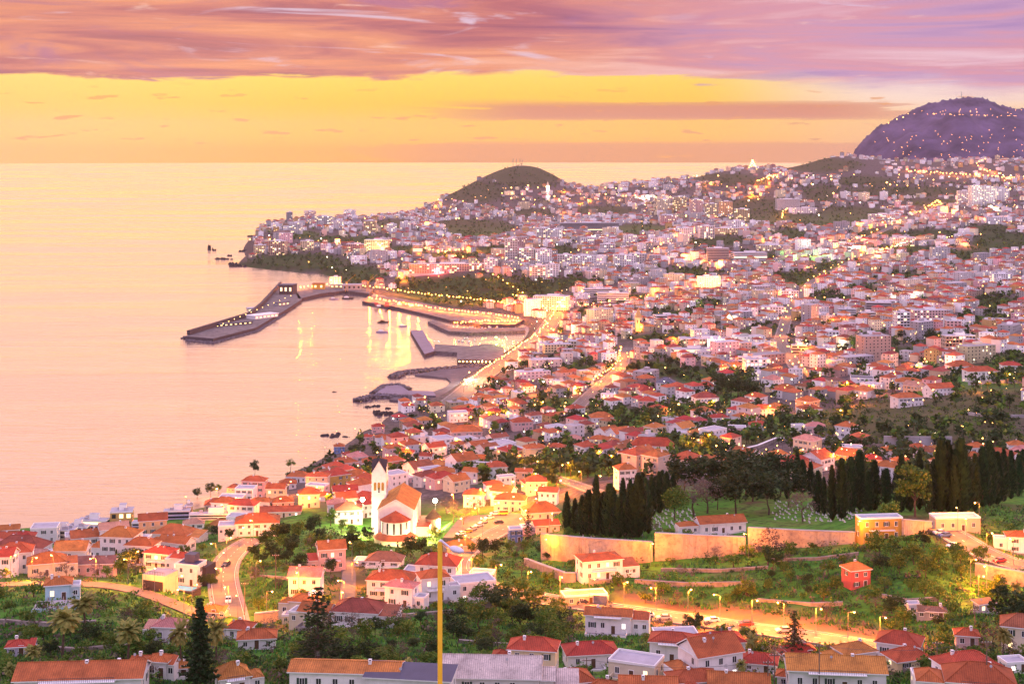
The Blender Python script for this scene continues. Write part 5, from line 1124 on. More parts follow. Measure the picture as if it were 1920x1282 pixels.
# ------------------------------------------------------------------ harbour
def slab_poly(name, pix, z0, z1, mats, parent=None, ground=None):
    P = [sea(*p) for p in pix]; area = sum(a[0]*b[1]-b[0]*a[1] for a, b in zip(P, P[1:]+P[:1]))
    if area < 0: P = P[::-1]
    c = P[0]; mb = MB(); mb.prism([(p[0]-c[0], p[1]-c[1]) for p in P], z0, z1, 0, 1 if len(mats) > 1 else None); return mb.build(name, mats, parent, loc=(c[0], c[1], 0) if parent is None else None), c
mat('quay_side', (.085,.06,.065), .9, .4, .3, .3); mat('quay_top', (.15,.125,.125), .85, .45, .12); mat('sand', (.115,.095,.11), .95, .25, .08); mat('rubble', (.13,.105,.11), .95, .6, .35, 1.0); mat('violet_deck', (.13,.11,.19), .6, .15, .1)
HB = []
def harbour():
    o, c = slab_poly('breakwater', [(347,637),(400,642),(480,621),(534,588),(566,567),(556,552),(524,540),(484,583),(464,600)], -3, 5, ['quay_side','quay_top']); reg(o, 'b', 'breakwater', None, (450, 605), 'long dark harbour breakwater reaching out into the sea')
    HB.append(1)
    # parapet along the seaward side
    pts = [sea(*p) for p in ((349,635),(464,599),(486,581),(523,540))]; mb = MB(); L = [Vector((a, b, 0)) for a, b in pts]
    for a, b in zip(L, L[1:]):
        n = (b-a).normalized(); k = Vector((-n.y, n.x, 0))*5; k = k if k.x > 0 else -k
        for q in (0,): mb.prism([(p.x, p.y) for p in (a+k*.2, b+k*.2, b+k, a+k)] if ((b-a).cross(k)).z > 0 else [(p.x, p.y) for p in (a+k, b+k, b+k*.2, a+k*.2)], 5.004, 11)
    o = mb.build('sea_parapet', ['quay_side']); reg(o, 'p', 'wall', None, (430, 605), 'dark sea parapet running along the top of the breakwater')
    def shed(px, py, w, hh, dep, wm, rm, yaw, lab, lit=True, name='harbour_building'):
        P = sea(px, py); s = P[1]/F; W_, h = w*s, hh*s; rt = empty(name, (P[0], P[1], 5.005), R(yaw)); mb = MB(); mb.box(-W_/2, W_/2, -dep/2, dep/2, 0, h, 0); mb.build('wall', [wm], rt); rb = MB(); rb.box(-W_/2-.8, W_/2+.8, -dep/2-.8, dep/2+.8, h+.003, h+.9, 0); rb.build('roof', [rm], rt)
        gb = MB(); n = max(2, int(W_/7))
        for i in range(n): x = (i+.5-n/2)*W_/n; gb.box(x-1.6, x+1.6, -dep/2-.06, -dep/2+.05, h*.35, h*.75, 0)
        gb.build('glazing', ['glass_lit' if lit else 'glass'], rt); reg(rt, 'h', 'building', 'buildings on the quays', (px, py-hh/2), lab)
    shed(540, 556, 26, 17, 26, 'quay_side', 'slab_navy', -8, 'dark tall block at the root of the breakwater'); shed(492, 602, 58, 6, 18, 'plaster_white', 'trim', 52, 'long pale terminal with white roof on the breakwater'); shed(471, 590, 15, 6, 14, 'plaster_cream', 'slab', 20, 'small flat roofed building on the outer breakwater'); shed(528, 578, 30, 5, 10, 'plaster_grey', 'slab_navy', 54, 'low dark shed near the breakwater root')
    shed(440, 616, 70, 4, 7, 'quay_side', 'slab_navy', 40, 'long low gallery lit with yellow openings on the breakwater')
    o, c = slab_poly('mole_quay', [(560,566),(600,556),(648,550),(692,556),(700,548),(640,541),(596,543),(553,551)], -3, 5, ['quay_side','quay_top']); reg(o, 'q', 'quay', None, (620, 550), 'orange lit quay joining the breakwater to the shore')
    shed(598, 547, 22, 10, 16, 'plaster_ochre', 'tiles_orange', 0, 'orange lit building on the joining quay'); shed(660, 548, 34, 9, 18, 'plaster_grey', 'slab', 4, 'grey sheds with a crane beside the inner quay', False); shed(640, 545, 40, 6, 14, 'plaster_ochre', 'slab', 0, 'low orange lit warehouse near the harbour entrance')
    o, c = slab_poly('marina_quay', [(679,570),(740,580),(782,590),(843,605),(900,613),(966,614),(990,600),(900,588),(840,582),(800,574),(740,562),(690,560)], -3, 4.2, ['quay_side','quay_top']); reg(o, 'q', 'quay', None, (820, 590), 'long lit town quay curving along the marina')
    o, c = slab_poly('marina_breakwater', [(802,608),(840,626),(880,629),(985,625),(985,619),(880,621),(846,618),(812,605)], -3, 4, ['rubble','quay_top']); reg(o, 'q', 'quay', None, (890, 622), 'dark curved arm enclosing the marina')
    o, c = slab_poly('floating_dock', [(769,625),(792,624),(816,664),(796,670)], -2, 4, ['quay_side','violet_deck']); reg(o, 'q', 'dock', None, (792, 645), 'violet grey floating dock slab with striped deck')
    P = [Vector((*sea(*p), 0)) for p in ((769,625),(792,624),(816,664),(796,670))]; mb = MB()
    for k in range(1, 14):
        t = k/14; a = P[0].lerp(P[3], t); b = P[1].lerp(P[2], t); d = (P[3]-P[0]).normalized()*.9; mb.quad((a.x, a.y, 4.02), (b.x, b.y, 4.02), (b.x+d.x, b.y+d.y, 4.02), (a.x+d.x, a.y+d.y, 4.02))
    structure(mb.build('dock_markings', ['concrete']))
    o, c = slab_poly('stone_pier', [(814,664),(880,668),(897,668),(944,668),(946,652),(905,651),(880,655),(815,651)], -3, 4, ['rubble','quay_top']); reg(o, 'q', 'pier', None, (880, 658), 'broad stone pier with a pale paved head')
    o, c = slab_poly('wharf', [(857,685),(925,686),(944,680),(944,670),(857,671)], -3, 7, ['quay_side','quay_top']); reg(o, 'q', 'wharf', None, (900, 676), 'dark wharf wall with a row of round lights')
    a, b = sea(858,686), sea(922,687)
    for i in range(9):
        t = (i+.5)/9; mb = MB(); mb.ball((0,-.6,0), .75, 0, 8, 5); mb.box(-.3,.3,-.2,.3,-.3,.3,1); o = mb.build('wharf_light', ['lamp_glow','metal'], loc=(a[0]+(b[0]-a[0])*t, a[1]+(b[1]-a[1])*t-.2, 5.4)); tag(o, 'round lamp on the dark wharf wall', 'lamp', 'row of lamps on the wharf wall')
    o, c = slab_poly('beach', [(904,686),(884,712),(858,738),(815,750),(755,754),(730,752),(762,738),(812,737),(836,728),(846,719),(838,711),(800,707),(778,705),(830,695)], -3, 1.6, ['sand','sand']); structure(o)
    rnd = random.Random(5)
    def jetty(name, pix, w, h, lab):
        L = resample([Vector((*sea(*p), 0)) for p in pix], 3.2); c = L[0]; mb = MB()
        for i, p in enumerate(L):
            for _ in range(9):
                q = rnd.gauss(0, .45)*w; z = h*(1-min(1, abs(q)/w)**1.5)*rnd.uniform(.75, 1.05); r = rnd.uniform(1.3, 2.6)
                d = (L[min(i+1, len(L)-1)]-L[max(i-1, 0)]).normalized(); x = p-c+Vector((-d.y, d.x, 0))*q; mb.ball((x.x+rnd.uniform(-2, 2), x.y+rnd.uniform(-2, 2), z-r*.5), r, 0, 5, 3, rnd.uniform(.6, .9))
        o = mb.build(name, ['rubble'], loc=(c.x, c.y, 0)); reg(o, 'j', 'jetty', None, pix[0], lab)
    jetty('rubble_jetty', [(736,708),(756,700),(800,696),(850,692),(905,687)], 9, 4, 'rubble jetty on the harbour side of the grey beach')
    jetty('rubble_jetty', [(672,752),(690,748),(715,744),(760,747),(800,751)], 8, 4, 'rubble jetty curling round the seaward end of the beach'); jetty('rubble_jetty', [(706,738),(722,727),(745,724),(762,731)], 7, 4, 'short hooked rubble arm beside the paved beach platform')
    o, c = slab_poly('beach_platform', [(700,747),(722,729),(750,727),(766,738),(812,739),(818,748),(760,746)], -3, 3.2, ['rubble','violet_deck']); reg(o, 'q', 'platform', None, (750, 738), 'paved grey platform behind the rubble jetty')
    jetty('rock_armour', [(347,635),(400,620),(464,600),(486,582),(524,539)], 5, 3.2, 'rough rock armour along the seaward foot of the breakwater')
    jetty('rock_armour', [(352,639),(400,643),(478,623),(532,590)], 2.2, 1.6, 'thin line of rocks along the harbour foot of the breakwater')
    for k in range(14):
        t = k/13; px, py = 408+(545-408)*t, 631-(631-571)*t; P = sea(px, py); mb = MB(); mb.tube((0,0,0), (0,0,9), .14, .1, 5); mb.box(-.5,.5,-.2,.2,9,9.25,1); o = mb.build('quay_lamp', ['metal','lamp_glow'], loc=(P[0], P[1], 5.004)); tag(o, 'small lamp post on the breakwater quay', 'lamp post', 'lamp posts along the breakwater')
    for k in range(16):
        P = sea(rnd.uniform(700, 800), rnd.uniform(573, 580)); mb = MB(); mb.box(-3,3,-1.2,1.2,0,2.5,0)
        for q in range(7): mb.box(-2.9+q*.9,-2.6+q*.9,-1.26,-1.2,.1,2.4,0)
        o = mb.build('shipping_container', [rnd.choice(('plaster_blue','plaster_rose_red','plaster_ochre','plaster_grey','trim'))], loc=(P[0], P[1], 4.21)); reg(o, 'shipping container', 'container', 'containers on the town quay', sea and (px, py), 'shipping container standing on the long lit town quay'); o['same'] = 1
    for px, py, lab in ((650,552,'slender dock crane by the grey quay sheds'),(690,552,'slender dock crane at the corner of the inner quay')):
        P = sea(px, py); rt = empty('dock_crane', (P[0], P[1], 5.004)); mb = MB()
        for sx in (-2, 2):
            for sy in (-2, 2): mb.tube((sx, sy, 0), (sx*.5, sy*.5, 14), .35, .3, 4)
        mb.box(-1.6, 1.6, -1.6, 1.6, 14, 17, 0); mb.build('gantry', ['plaster_ochre'], rt); jb = MB(); jb.tube((0, 0, 16), (16, -3, 30), .5, .25, 5); jb.tube((16, -3, 30), (16, -3, 12), .06, .06, 3); jb.build('jib', ['plaster_ochre'], rt); reg(rt, 'crane', 'crane', None, (px, py-15), lab)
    for px, py, w, h in ((628,817,36,2.5),(608,816,14,1.4),(650,819,12,1.2),(722,776,34,4),(705,773,16,3),(745,781,26,4),(690,764,10,2),(700,762,22,2.0),(728,766,16,2),(393,468,9,16),(402,470,5,6),(415,486,24,6),(436,496,20,6),(470,444,14,6),(455,472,18,7),(430,480,12,5),(446,500,22,7)):
        P = sea(px, py); s = P[1]/F; mb = MB(); W_ = w*s
        for _ in range(14): r = W_*rnd.uniform(.08, .2); mb.ball((rnd.gauss(0, .26)*W_, rnd.gauss(0, .2)*W_*.8, 0), r, 0, 7, 4, h/r*rnd.uniform(.4, 1.0) if h > r*.5 else rnd.uniform(.3, .6))
        o = mb.build('sea_rock', ['sea_rock_stone'], loc=(P[0], P[1], -.3)); reg(o, 'dark sea rock' if w > 13 else 'small dark sea rock', 'rock', 'rocks off the shore', (px, py))
mat('sea_rock_stone', (.045,.035,.035), .9, .5, .3, 1.0); harbour()
def boats():
    def boat(px, py, L, hull, cabin, mast, lab, rz=0, name='boat', group='boats in the harbour'):
        P = sea(px, py); rt = empty(name, (P[0], P[1], 0), R(rz)); w = L*.15; mb = MB(); n = 9; ringT, ringB = [], []
        for i in range(n):
            t = i/(n-1); x = (t-.5)*L; q = w*(1-max(0, (t-.55)/.45)**2)*(.85+.15*min(1, t*4)); z = L*.085*(1+.6*max(0, t-.5))
            ringT.append((x, q, z)); ringB.append((x*.9, q*.6, -.4))
        for i in range(n-1):
            for s in (1, -1):
                a, b, c, d = [(p[0], s*p[1], p[2]) for p in (ringB[i], ringB[i+1], ringT[i+1], ringT[i])]; mb.quad(a, b, c, d) if s < 0 else mb.quad(d, c, b, a)
            mb.quad(ringT[i], ringT[i+1], (ringT[i+1][0], -ringT[i+1][1], ringT[i+1][2]), (ringT[i][0], -ringT[i][1], ringT[i][2]), 1)
        a, b = ringT[0], ringB[0]; mb.quad((a[0], a[1], a[2]), (a[0], -a[1], a[2]), (b[0], -b[1], b[2]), (b[0], b[1], b[2])); mb.build('hull', [hull, 'wood'], rt)
        cb = MB(); z = L*.085+.02; cb.box(-L*.3, L*.1, -w*.6, w*.6, z, z+L*.07, 0); cb.box(-L*.22, -L*.02, -w*.5, w*.5, z+L*.07, z+L*.12, 0); cb.build('cabin', [cabin], rt)
        for m in range(mast):
            tb = MB(); x = L*(.12-.3*m); tb.tube((x, 0, z), (x, 0, z+L*.75*(1-.15*m)), .22, .1, 5); tb.tube((x, 0, z+L*.12), (x-L*.26, 0, z+L*.14), .14, .14, 5); tb.build('mast', ['metal'], rt)
        reg(rt, 'boat', 'boat', group, (px, py), lab); return rt
    boat(719, 605, 18, 'dark_wall', 'wood', 2, 'dark two masted boat moored farthest out in the harbour'.replace('farthest out', 'beyond the others'), 12); boat(756, 612, 13, 'plaster_blue', 'trim', 0, 'blue grey motor boat between the quay and the masted boats'); boat(717, 623, 18, 'plaster_lavender', 'trim', 1, 'pale single masted boat moored below the dark boat', -6); boat(627, 735, 5, 'dark_wall', 'wood', 0, 'tiny dark boat alone on the open bay')
    boat(626, 561, 16, 'plaster_lavender', 'trim', 1, 'grey fishing vessel by the inner quay sheds', 4); boat(652, 560, 20, 'dark_wall', 'trim', 1, 'dark workboat moored under the grey sheds', -4)
    rnd = random.Random(9)
    for k in range(34):
        px, py = (rnd.uniform(855, 960), rnd.uniform(632, 646)) if k < 14 else (rnd.uniform(845, 960), rnd.uniform(606, 611)) if k < 18 else (rnd.uniform(850, 968), rnd.uniform(613.5, 617.5))
        o = boat(px, py, rnd.uniform(8, 12), 'trim', 'trim', 1 if rnd.random() < .7 else 0, 'small white yacht berthed in the marina', rnd.choice((80, 100, 85, 95)), 'yacht', 'white yachts berthed in the marina')
boats()
# ------------------------------------------------------------------ cars
CARC = {'white': (.7,.7,.7), 'silver': (.4,.4,.42), 'dark': (.03,.03,.04), 'red': (.4,.03,.03), 'yellow': (.7,.45,.05), 'blue': (.05,.10,.3)}
for k, c in CARC.items(): mat('car_paint_'+k, c, .3, spec=.6)
mat('tyre', (.015,.015,.015), .9)
def car(px, py, rz, col, van=False, label=None, dz=.36):
    P = G(px, py); rt = empty('parked_van' if van else 'parked_car', (P.x, P.y, P.z+.02), R(rz)); h = 1.9 if van else 1.42; w = .86
    prof = [(-2.1,.35),(-2.15,.75),(-1.9,.92),(-1.1,1.0),(1.75,.98),(2.1,.85),(2.12,.35)] if not van else [(-2.2,.35),(-2.25,.9),(-1.7,1.1),(2.2,1.1),(2.25,.35)]
    mb = MB(); n = len(prof)
    for s in (-1, 1): mb.poly([(x, s*w, z) for x, z in (prof if s < 0 else prof[::-1])])
    for i in range(n): j = (i+1) % n; a, b = prof[i], prof[j]; mb.quad((a[0], w, a[1]), (b[0], w, b[1]), (b[0], -w, b[1]), (a[0], -w, a[1]))
    x0, x1, t0, t1 = (-1.1, 1.7, -.45, 1.1) if not van else (-1.7, 2.2, -1.3, 2.1)
    mb.quad((t0, -w*.8, h), (t1, -w*.8, h), (t1, w*.8, h), (t0, w*.8, h)); mb.build('body', ['car_paint_'+col], rt)
    wb = MB(); zb = 1.0 if not van else 1.1
    A = [(x0, -w*.96, zb), (x1, -w*.96, zb), (x1, w*.96, zb), (x0, w*.96, zb)]; B = [(t0, -w*.8, h-.01), (t1, -w*.8, h-.01), (t1, w*.8, h-.01), (t0, w*.8, h-.01)]
    for i in range(4): j = (i+1) % 4; wb.quad(A[i], A[j], B[j], B[i])
    wb.build('window', ['glass'], rt)
    for x in (-1.3, 1.3):
        for s in (-1, 1): o = put('wheel', shared('wheel', wheel_mesh), rt); o.location = (x, s*.82, .33)
    for s in (-1, 1): o = put('headlight', shared('headl', lambda: (lambda m: (m.box(-.05,.05,-.18,.18,-.08,.08), m.mesh('headlight', ['trim']))[1])(MB())), rt); o.location = (-2.14, s*.6, .68)
    rt.location.z += dz; reg(rt, f"{col} parked {'van' if van else 'car'}", 'van' if van else 'car', 'vehicles parked near the roads', (px, py), label)
def wheel_mesh():
    mb = MB(); mb.tube((0,-.11,0), (0,.11,0), .33, n=14); mb.tube((0,-.12,0), (0,.12,0), .19, n=10, mi=1); return mb.mesh('wheel', ['tyre', 'metal'])
for a in ((864,1004,40,'white'),(876,1000,40,'yellow'),(886,995,40,'silver'),(898,988,38,'white'),(907,982,38,'silver'),(917,974,35,'white'),(935,982,10,'dark'),(928,966,12,'white')): car(*a)
car(943, 966, 8, 'yellow', True); car(1744, 1001, 10, 'dark'); car(1762, 1003, 14, 'white'); car(1772, 1008, 20, 'blue'); car(1787, 1028, 25, 'white'); car(1010, 1122, 12, 'silver'); car(1090, 1133, 8, 'dark'); car(1335, 1168, 8, 'white'); car(1398, 1175, 8, 'red'); car(1470, 1187, 10, 'silver'); car(424, 1062, 78, 'dark'); car(428, 1130, 100, 'white'); car(1213, 1158, 4, 'white'); car(1245, 1163, 6, 'silver'); car(1874, 1056, 24, 'red')
# ------------------------------------------------------------------ the tall lamp in front, wooden poles and their wires
def front_lamp():
    D = 32.0; x = (825-960)/F*D; zb = float(zt(x, D)); zt_ = zat(1014, D); h = zt_-zb; rt = empty('tall_lamp_post', (x, D, zb))
    mb = MB(); mb.tube((0,0,-.6), (0,0,1.2), .10, .09, 14); mb.tube((0,0,1.2), (0,0,h), .066, .054, 14); mb.build('pole', ['pole_lamplit_tint'], rt)
    ab = MB(); ab.tube((0,0,h-.02), (.03,-.02,h+.03), .05, .03, 8); ab.tube((.03,-.02,h+.02), (.25,-.12,h-.13), .026, .024, 8); ab.build('arm', ['head_grey'], rt)
    hb = MB(); k = 7; L = .33; rings = []
    for i in range(k):
        t = i/(k-1); r = .022+.088*math.sin(math.pi*min(1, .12+t*.86))**.7; c = Vector((.24+L*t*.92, -.12-.03*t, h-.13-.055*t)); rings.append([(c.x, c.y+r*1.1*math.cos(6.283*j/12), c.z+r*(.75 if math.sin(6.283*j/12) > 0 else .55)*math.sin(6.283*j/12)) for j in range(12)])
    for A, B in zip(rings, rings[1:]):
        for j in range(12): q = (j+1) % 12; hb.quad(A[j], A[q], B[q], B[j])
    hb.poly(rings[0][::-1]); hb.poly(rings[-1]); hb.build('lamp_head', ['head_grey'], rt, smooth=False)
    reg(rt, 'lamp', 'street lamp', None, (825, 1100), 'tall lamp post coloured as lamplit yellow, with unlit grey head standing in front of everything')
mat('pole_lamplit_tint', (.85,.52,.03), .5, .10, 4); mat('head_grey', (.62,.60,.62), .45, .06, 8); front_lamp()  # yellow lamplight falling on the pole is put into its base colour
POLES = []
def pole(px, py, top, lab=None, cross=True, dmin=240):
    P = G(px, py, dmin); s = P.y/F; h = (py-top)*s; rt = empty('utility_pole', P); mb = MB(); mb.tube((0,0,-1), (0,0,h), .15, .10, 7); mb.build('post', ['pole_wood'], rt)
    cb = MB(); cb.box(-1.0, 1.0, -.06, .06, h-.7, h-.56, 0)
    for q in (-.9, -.3, .3, .9): cb.tube((q, 0, h-.56), (q, 0, h-.36), .05, .05, 5, 1)
    cb.build('crossarm', ['pole_wood', 'trim'], rt); POLES.append((Vector((P.x, P.y, P.z+h-.4)))); reg(rt, 'wooden utility pole', 'utility pole', 'utility poles on the slopes', (px, (py+top)/2), lab); return P
mat('pole_wood', (.17,.12,.09), .85, .3, 2)
for a in ((517,1104,1037),(1536,1300,1205),(1452,1300,1222),(1440,1302,1236),(1850,1300,1198),(1757,1250,1200),(1793,1256,1215),(1828,1180,1138),(1100,1290,1232),(600,1000,968),(459,1150,1090)): pole(*a)
def wire(a, b, sag=.8):
    mb = MB(); n = 14; p = None
    for i in range(n+1):
        t = i/n; q = a.lerp(b, t); q.z -= sag*4*t*(1-t); q = q-a
        if p is not None: mb.tube(p, q, .02, .02, 3, cap=False)
        p = q
    o = mb.build('overhead_wire', ['rail'], loc=a); m = proj((a+b)/2); tag(o, 'thin sagging overhead wire between utility poles', 'wire', 'overhead wires between poles')
for i, j in ((1,2),(2,3),(1,4),(4,6),(5,6),(3,8)):
    for q in (-.9, .3): wire(POLES[i]+Vector((q,0,.05)), POLES[j]+Vector((q,0,.05)), 1.5)
# ------------------------------------------------------------------ cemetery
def graves():
    mb = MB(); mb.box(-.38, .38, -.8, .8, -.3, .22, 0); mb.box(-.3, .3, .55, .68, .222, .6, 0); mb.box(-.05, .05, .57, .66, .6, 1.05, 0); mb.box(-.2, .2, .58, .65, .8, .9, 0); mat('marble', (.52,.50,.50), .6, .2, 1.5); me = mb.mesh('grave', ['marble']); k = 0
    done = set()
    for (x0, x1, y0, y1, n) in ((1205, 1300, 955, 995, 260), (1080, 1200, 980, 1006, 120), (1455, 1610, 940, 992, 420), (1660, 1800, 925, 962, 160)):
        for i in range(n):
            u, v = (i*.618034) % 1, i/n; px = x0+(x1-x0)*u; py = y0+(y1-y0)*v; P = G(px, py)
            if not free(P.x, P.y, 1.5): continue
            key = (round(P.x/2.6), round(P.y/3.8))
            if key in done or random.random() < .45 or len(done) > 285: continue
            done.add(key)
            o = put('grave', me, loc=(key[0]*2.6+random.uniform(-.7,.7), key[1]*3.8+random.uniform(-.6,.6), 0)); o.location.z = float(zt(o.location.x, o.location.y)); s = random.uniform(.55, .8); o.scale = (s, s, s); o.rotation_euler = (0, 0, .12)
            tag(o, 'small white marble grave on the green cemetery lawn', 'grave', 'white graves on the cemetery lawn')
graves()
# ------------------------------------------------------------------ trees measured in the picture
CY = [(1063,1002,82),(1078,1000,76),(1092,1003,86),(1104,1005,92),(1118,1007,108),(1132,1002,84),(1143,1006,96),(1160,1008,78),(1172,1008,84),(1186,1008,96),(1198,1006,110),(1150,975,70),(1168,972,76),(1182,968,72),(1196,960,78),(1210,985,112),(1222,970,92),(1236,962,84),(1205,950,76),(1250,955,80),(1228,945,66),(1242,940,64),(1262,945,60),(1216,1000,60),
 (1560,975,118),(1578,972,112),(1596,960,98),(1612,955,104),(1545,965,88),(1640,955,96),(1628,958,84),(1662,945,74),(1655,930,60),(1690,960,104),(1682,945,84),(1706,958,110),(1724,955,112),(1740,962,102),(1752,955,98),(1765,960,140),(1778,958,132),(1790,962,112),(1802,960,136),(1815,955,112),(1828,958,128),(1842,950,108),(1855,948,116),(1870,945,112),(1882,940,102),(1896,935,92),(1910,930,98),(1760,900,70),(1800,890,72),(1495,915,72),(1520,930,70),(1505,925,60),(1476,935,64),(1534,960,80),(1918,905,72)]
for x, y, h in CY: tree('cypress', x, y, h*random.uniform(.78, 1.08), fat=(1.55 if h < 90 else 1.38)*random.uniform(.85, 1.15))
for a in (('cypress',1170,1255,36),('cypress',1370,1250,34),('cypress',218,1078,48),('cypress',1045,855,22),('cypress',1036,857,20)): tree(*a, group='single cypresses by houses')
for a in [('dark',1285,930,84,1.2),('dark',1335,930,92,1.2),('dark',1365,925,92,1.2),('dark',1400,932,100,1.2),('dark',1430,930,100,1.2),('dark',1462,930,92,1.1),('dark',1478,952,84),('dark',1380,965,105,1.1),('dark',1440,965,92,1.2),('dark',1410,940,84,1.2),('dark',1345,955,70),('dark',1300,900,46),('dark',1270,905,46),('broad',1265,975,70),('dry',1300,968,84,1.1),('dry',1325,962,76,1.1),('dry',1505,978,66,1.2),('broad',1715,968,110,.9),('broad',1672,985,52),('broad',1665,982,44),
 ('dry',1440,1060,76,1.1),('dark',1450,1075,58),('broad',1480,1050,40),('broad',1640,1035,46),('dark',1732,1030,40),('broad',1760,1065,50),('broad',1840,1060,46),('dark',1905,1205,118,1.1),('broad',1870,1130,60),('bush',1400,1118,34),('dark',1300,1195,52),('bush',1210,1130,24),
 ('dark',500,1030,42),('dark',530,1020,44),('broad',560,1010,40),('dark',590,1000,40),('broad',620,985,36),('dark',545,1045,46),('dark',520,1060,40),('broad',585,1035,40),('dark',600,1020,36),('broad',660,1010,30),('dark',690,1018,34),('dark',660,1030,40),('broad',640,1000,30),('dark',770,1045,44),('dark',790,1040,40),('dark',800,1060,36),('broad',680,1040,30),
 ('dark',905,1045,44),('dark',930,1045,40),('broad',955,1040,34),('dark',885,1040,28),('dry',870,985,40),('dry',850,978,44),('dry',895,965,38),('dry',838,965,36),('broad',620,955,34),('broad',900,1140,56),('dark',930,1150,60,1.2),('broad',960,1170,56),('dark',990,1180,60),('broad',1030,1190,52),('dark',1060,1190,50),('broad',870,1160,48),('dark',1000,1215,56),('broad',1045,1225,40),('dark',850,1195,40),
 ('dark',590,1250,76,1.2),('dark',640,1260,66,1.2),('broad',560,1250,52),('broad',680,1240,46),('dark',700,1260,40),('broad',740,1255,34),('dark',240,1075,54),('broad',225,1082,46),('dark',255,1060,40),('broad',200,1085,28),('dark',405,1010,28),('dark',430,1015,30),('broad',390,1005,26),('dark',445,1000,30),
 ('dark',375,1100,30),('dark',395,1105,34),('broad',400,1090,28),('dark',20,1070,26),('broad',10,1088,28),('bush',130,1075,20),('broad',110,1080,22),('dark',130,1190,50),('dark',170,1215,54),('broad',60,1205,40),('broad',210,1230,44),('dark',95,1235,40),('broad',255,1235,50),('dark',290,1240,46),('broad',180,1260,36),('bush',330,1250,22),
 ('dark',370,935,24),('dark',395,930,28),('broad',410,925,20),('dark',478,893,36,.7),('dry',1085,870,24),('broad',545,880,22),('dark',660,855,24),('dark',670,850,20),('dark',785,815,22),('dark',800,812,20),('broad',930,815,30),('dark',1010,780,26),('dark',1075,795,34),('dark',1060,800,32),('dark',1095,800,28),('broad',1045,800,26),('dark',1190,790,30),('broad',1160,790,26),('dark',1275,785,30),('dark',1310,790,30),('broad',1210,800,28),('broad',1260,800,26),
 ('dark',1120,880,26),('broad',1100,880,28),('dark',1085,745,22),('dark',1365,745,50,1.2),('dark',1385,748,52,1.2),('dark',1402,750,44,1.2),('dark',1345,735,36),('dark',1255,690,26),('dark',1215,700,28),('dark',1190,705,30),('dark',1305,705,24),('broad',1600,660,34),('dark',1580,668,30),('dark',1620,655,40),('dark',1745,650,40,.8),('dark',1690,640,24)]: tree(*a)
for a in [('palm',117,1232,84,1.3),('palm',160,1195,76,1.3),('palm',240,1248,78,1.3),('palm',60,1262,50,1.2),('palm',340,1262,92,.8),('palm',405,1262,96,.8),('palm',1330,1262,58),('palm',1410,1240,50),('palm',1390,1280,40),('palm',765,1282,44),('palm',790,1290,40),('palm',1318,845,26),('palm',20,1290,44),('palm',1880,1240,60),('palm',1905,1135,40),('palm',1160,1270,36)]: tree(*a)
tree('fir', 375, 1300, 182, 1.15, 'dense pointed dark conifer taller than everything in the seaward lower slope'); tree('tier', 596, 1275, 178, 1.5, 'large open layered conifer in front of the curved road'); tree('tier', 990, 1018, 66, 1.1, 'small layered conifer beside the square with parked cars'); tree('tier', 1490, 1235, 92, 1.6, 'layered conifer standing against the orange lit bank'); tree('tier', 1022, 800, 34, 1.1, 'distant layered conifer among the red roofs')
rnd_ = random.Random(77)
for x0, x1, y0, y1, n, h0, h1 in ((840,1085,1135,1235,22,34,66),(560,730,1205,1275,12,30,56),(460,620,1000,1105,16,22,42),(640,830,1010,1060,8,20,36),(1640,1810,1045,1185,16,24,50),(1420,1580,1070,1120,8,18,34),(0,290,1150,1265,6,22,40),(980,1100,1015,1060,5,18,34),(1190,1420,1190,1225,6,18,36),(700,880,1165,1235,8,24,44)):
    k = t = 0
    while k < n and t < 300:
        t += 1; px, py = rnd_.uniform(x0, x1), rnd_.uniform(y0, y1); P = G(px, py)
        if not free(P.x, P.y, 2.4): continue
        tree(rnd_.choice(('broad', 'broad', 'dark')), px, py, rnd_.uniform(h0, h1), rnd_.uniform(1.0, 1.4)); OCC.append((P.x, P.y, 1.2)); k += 1
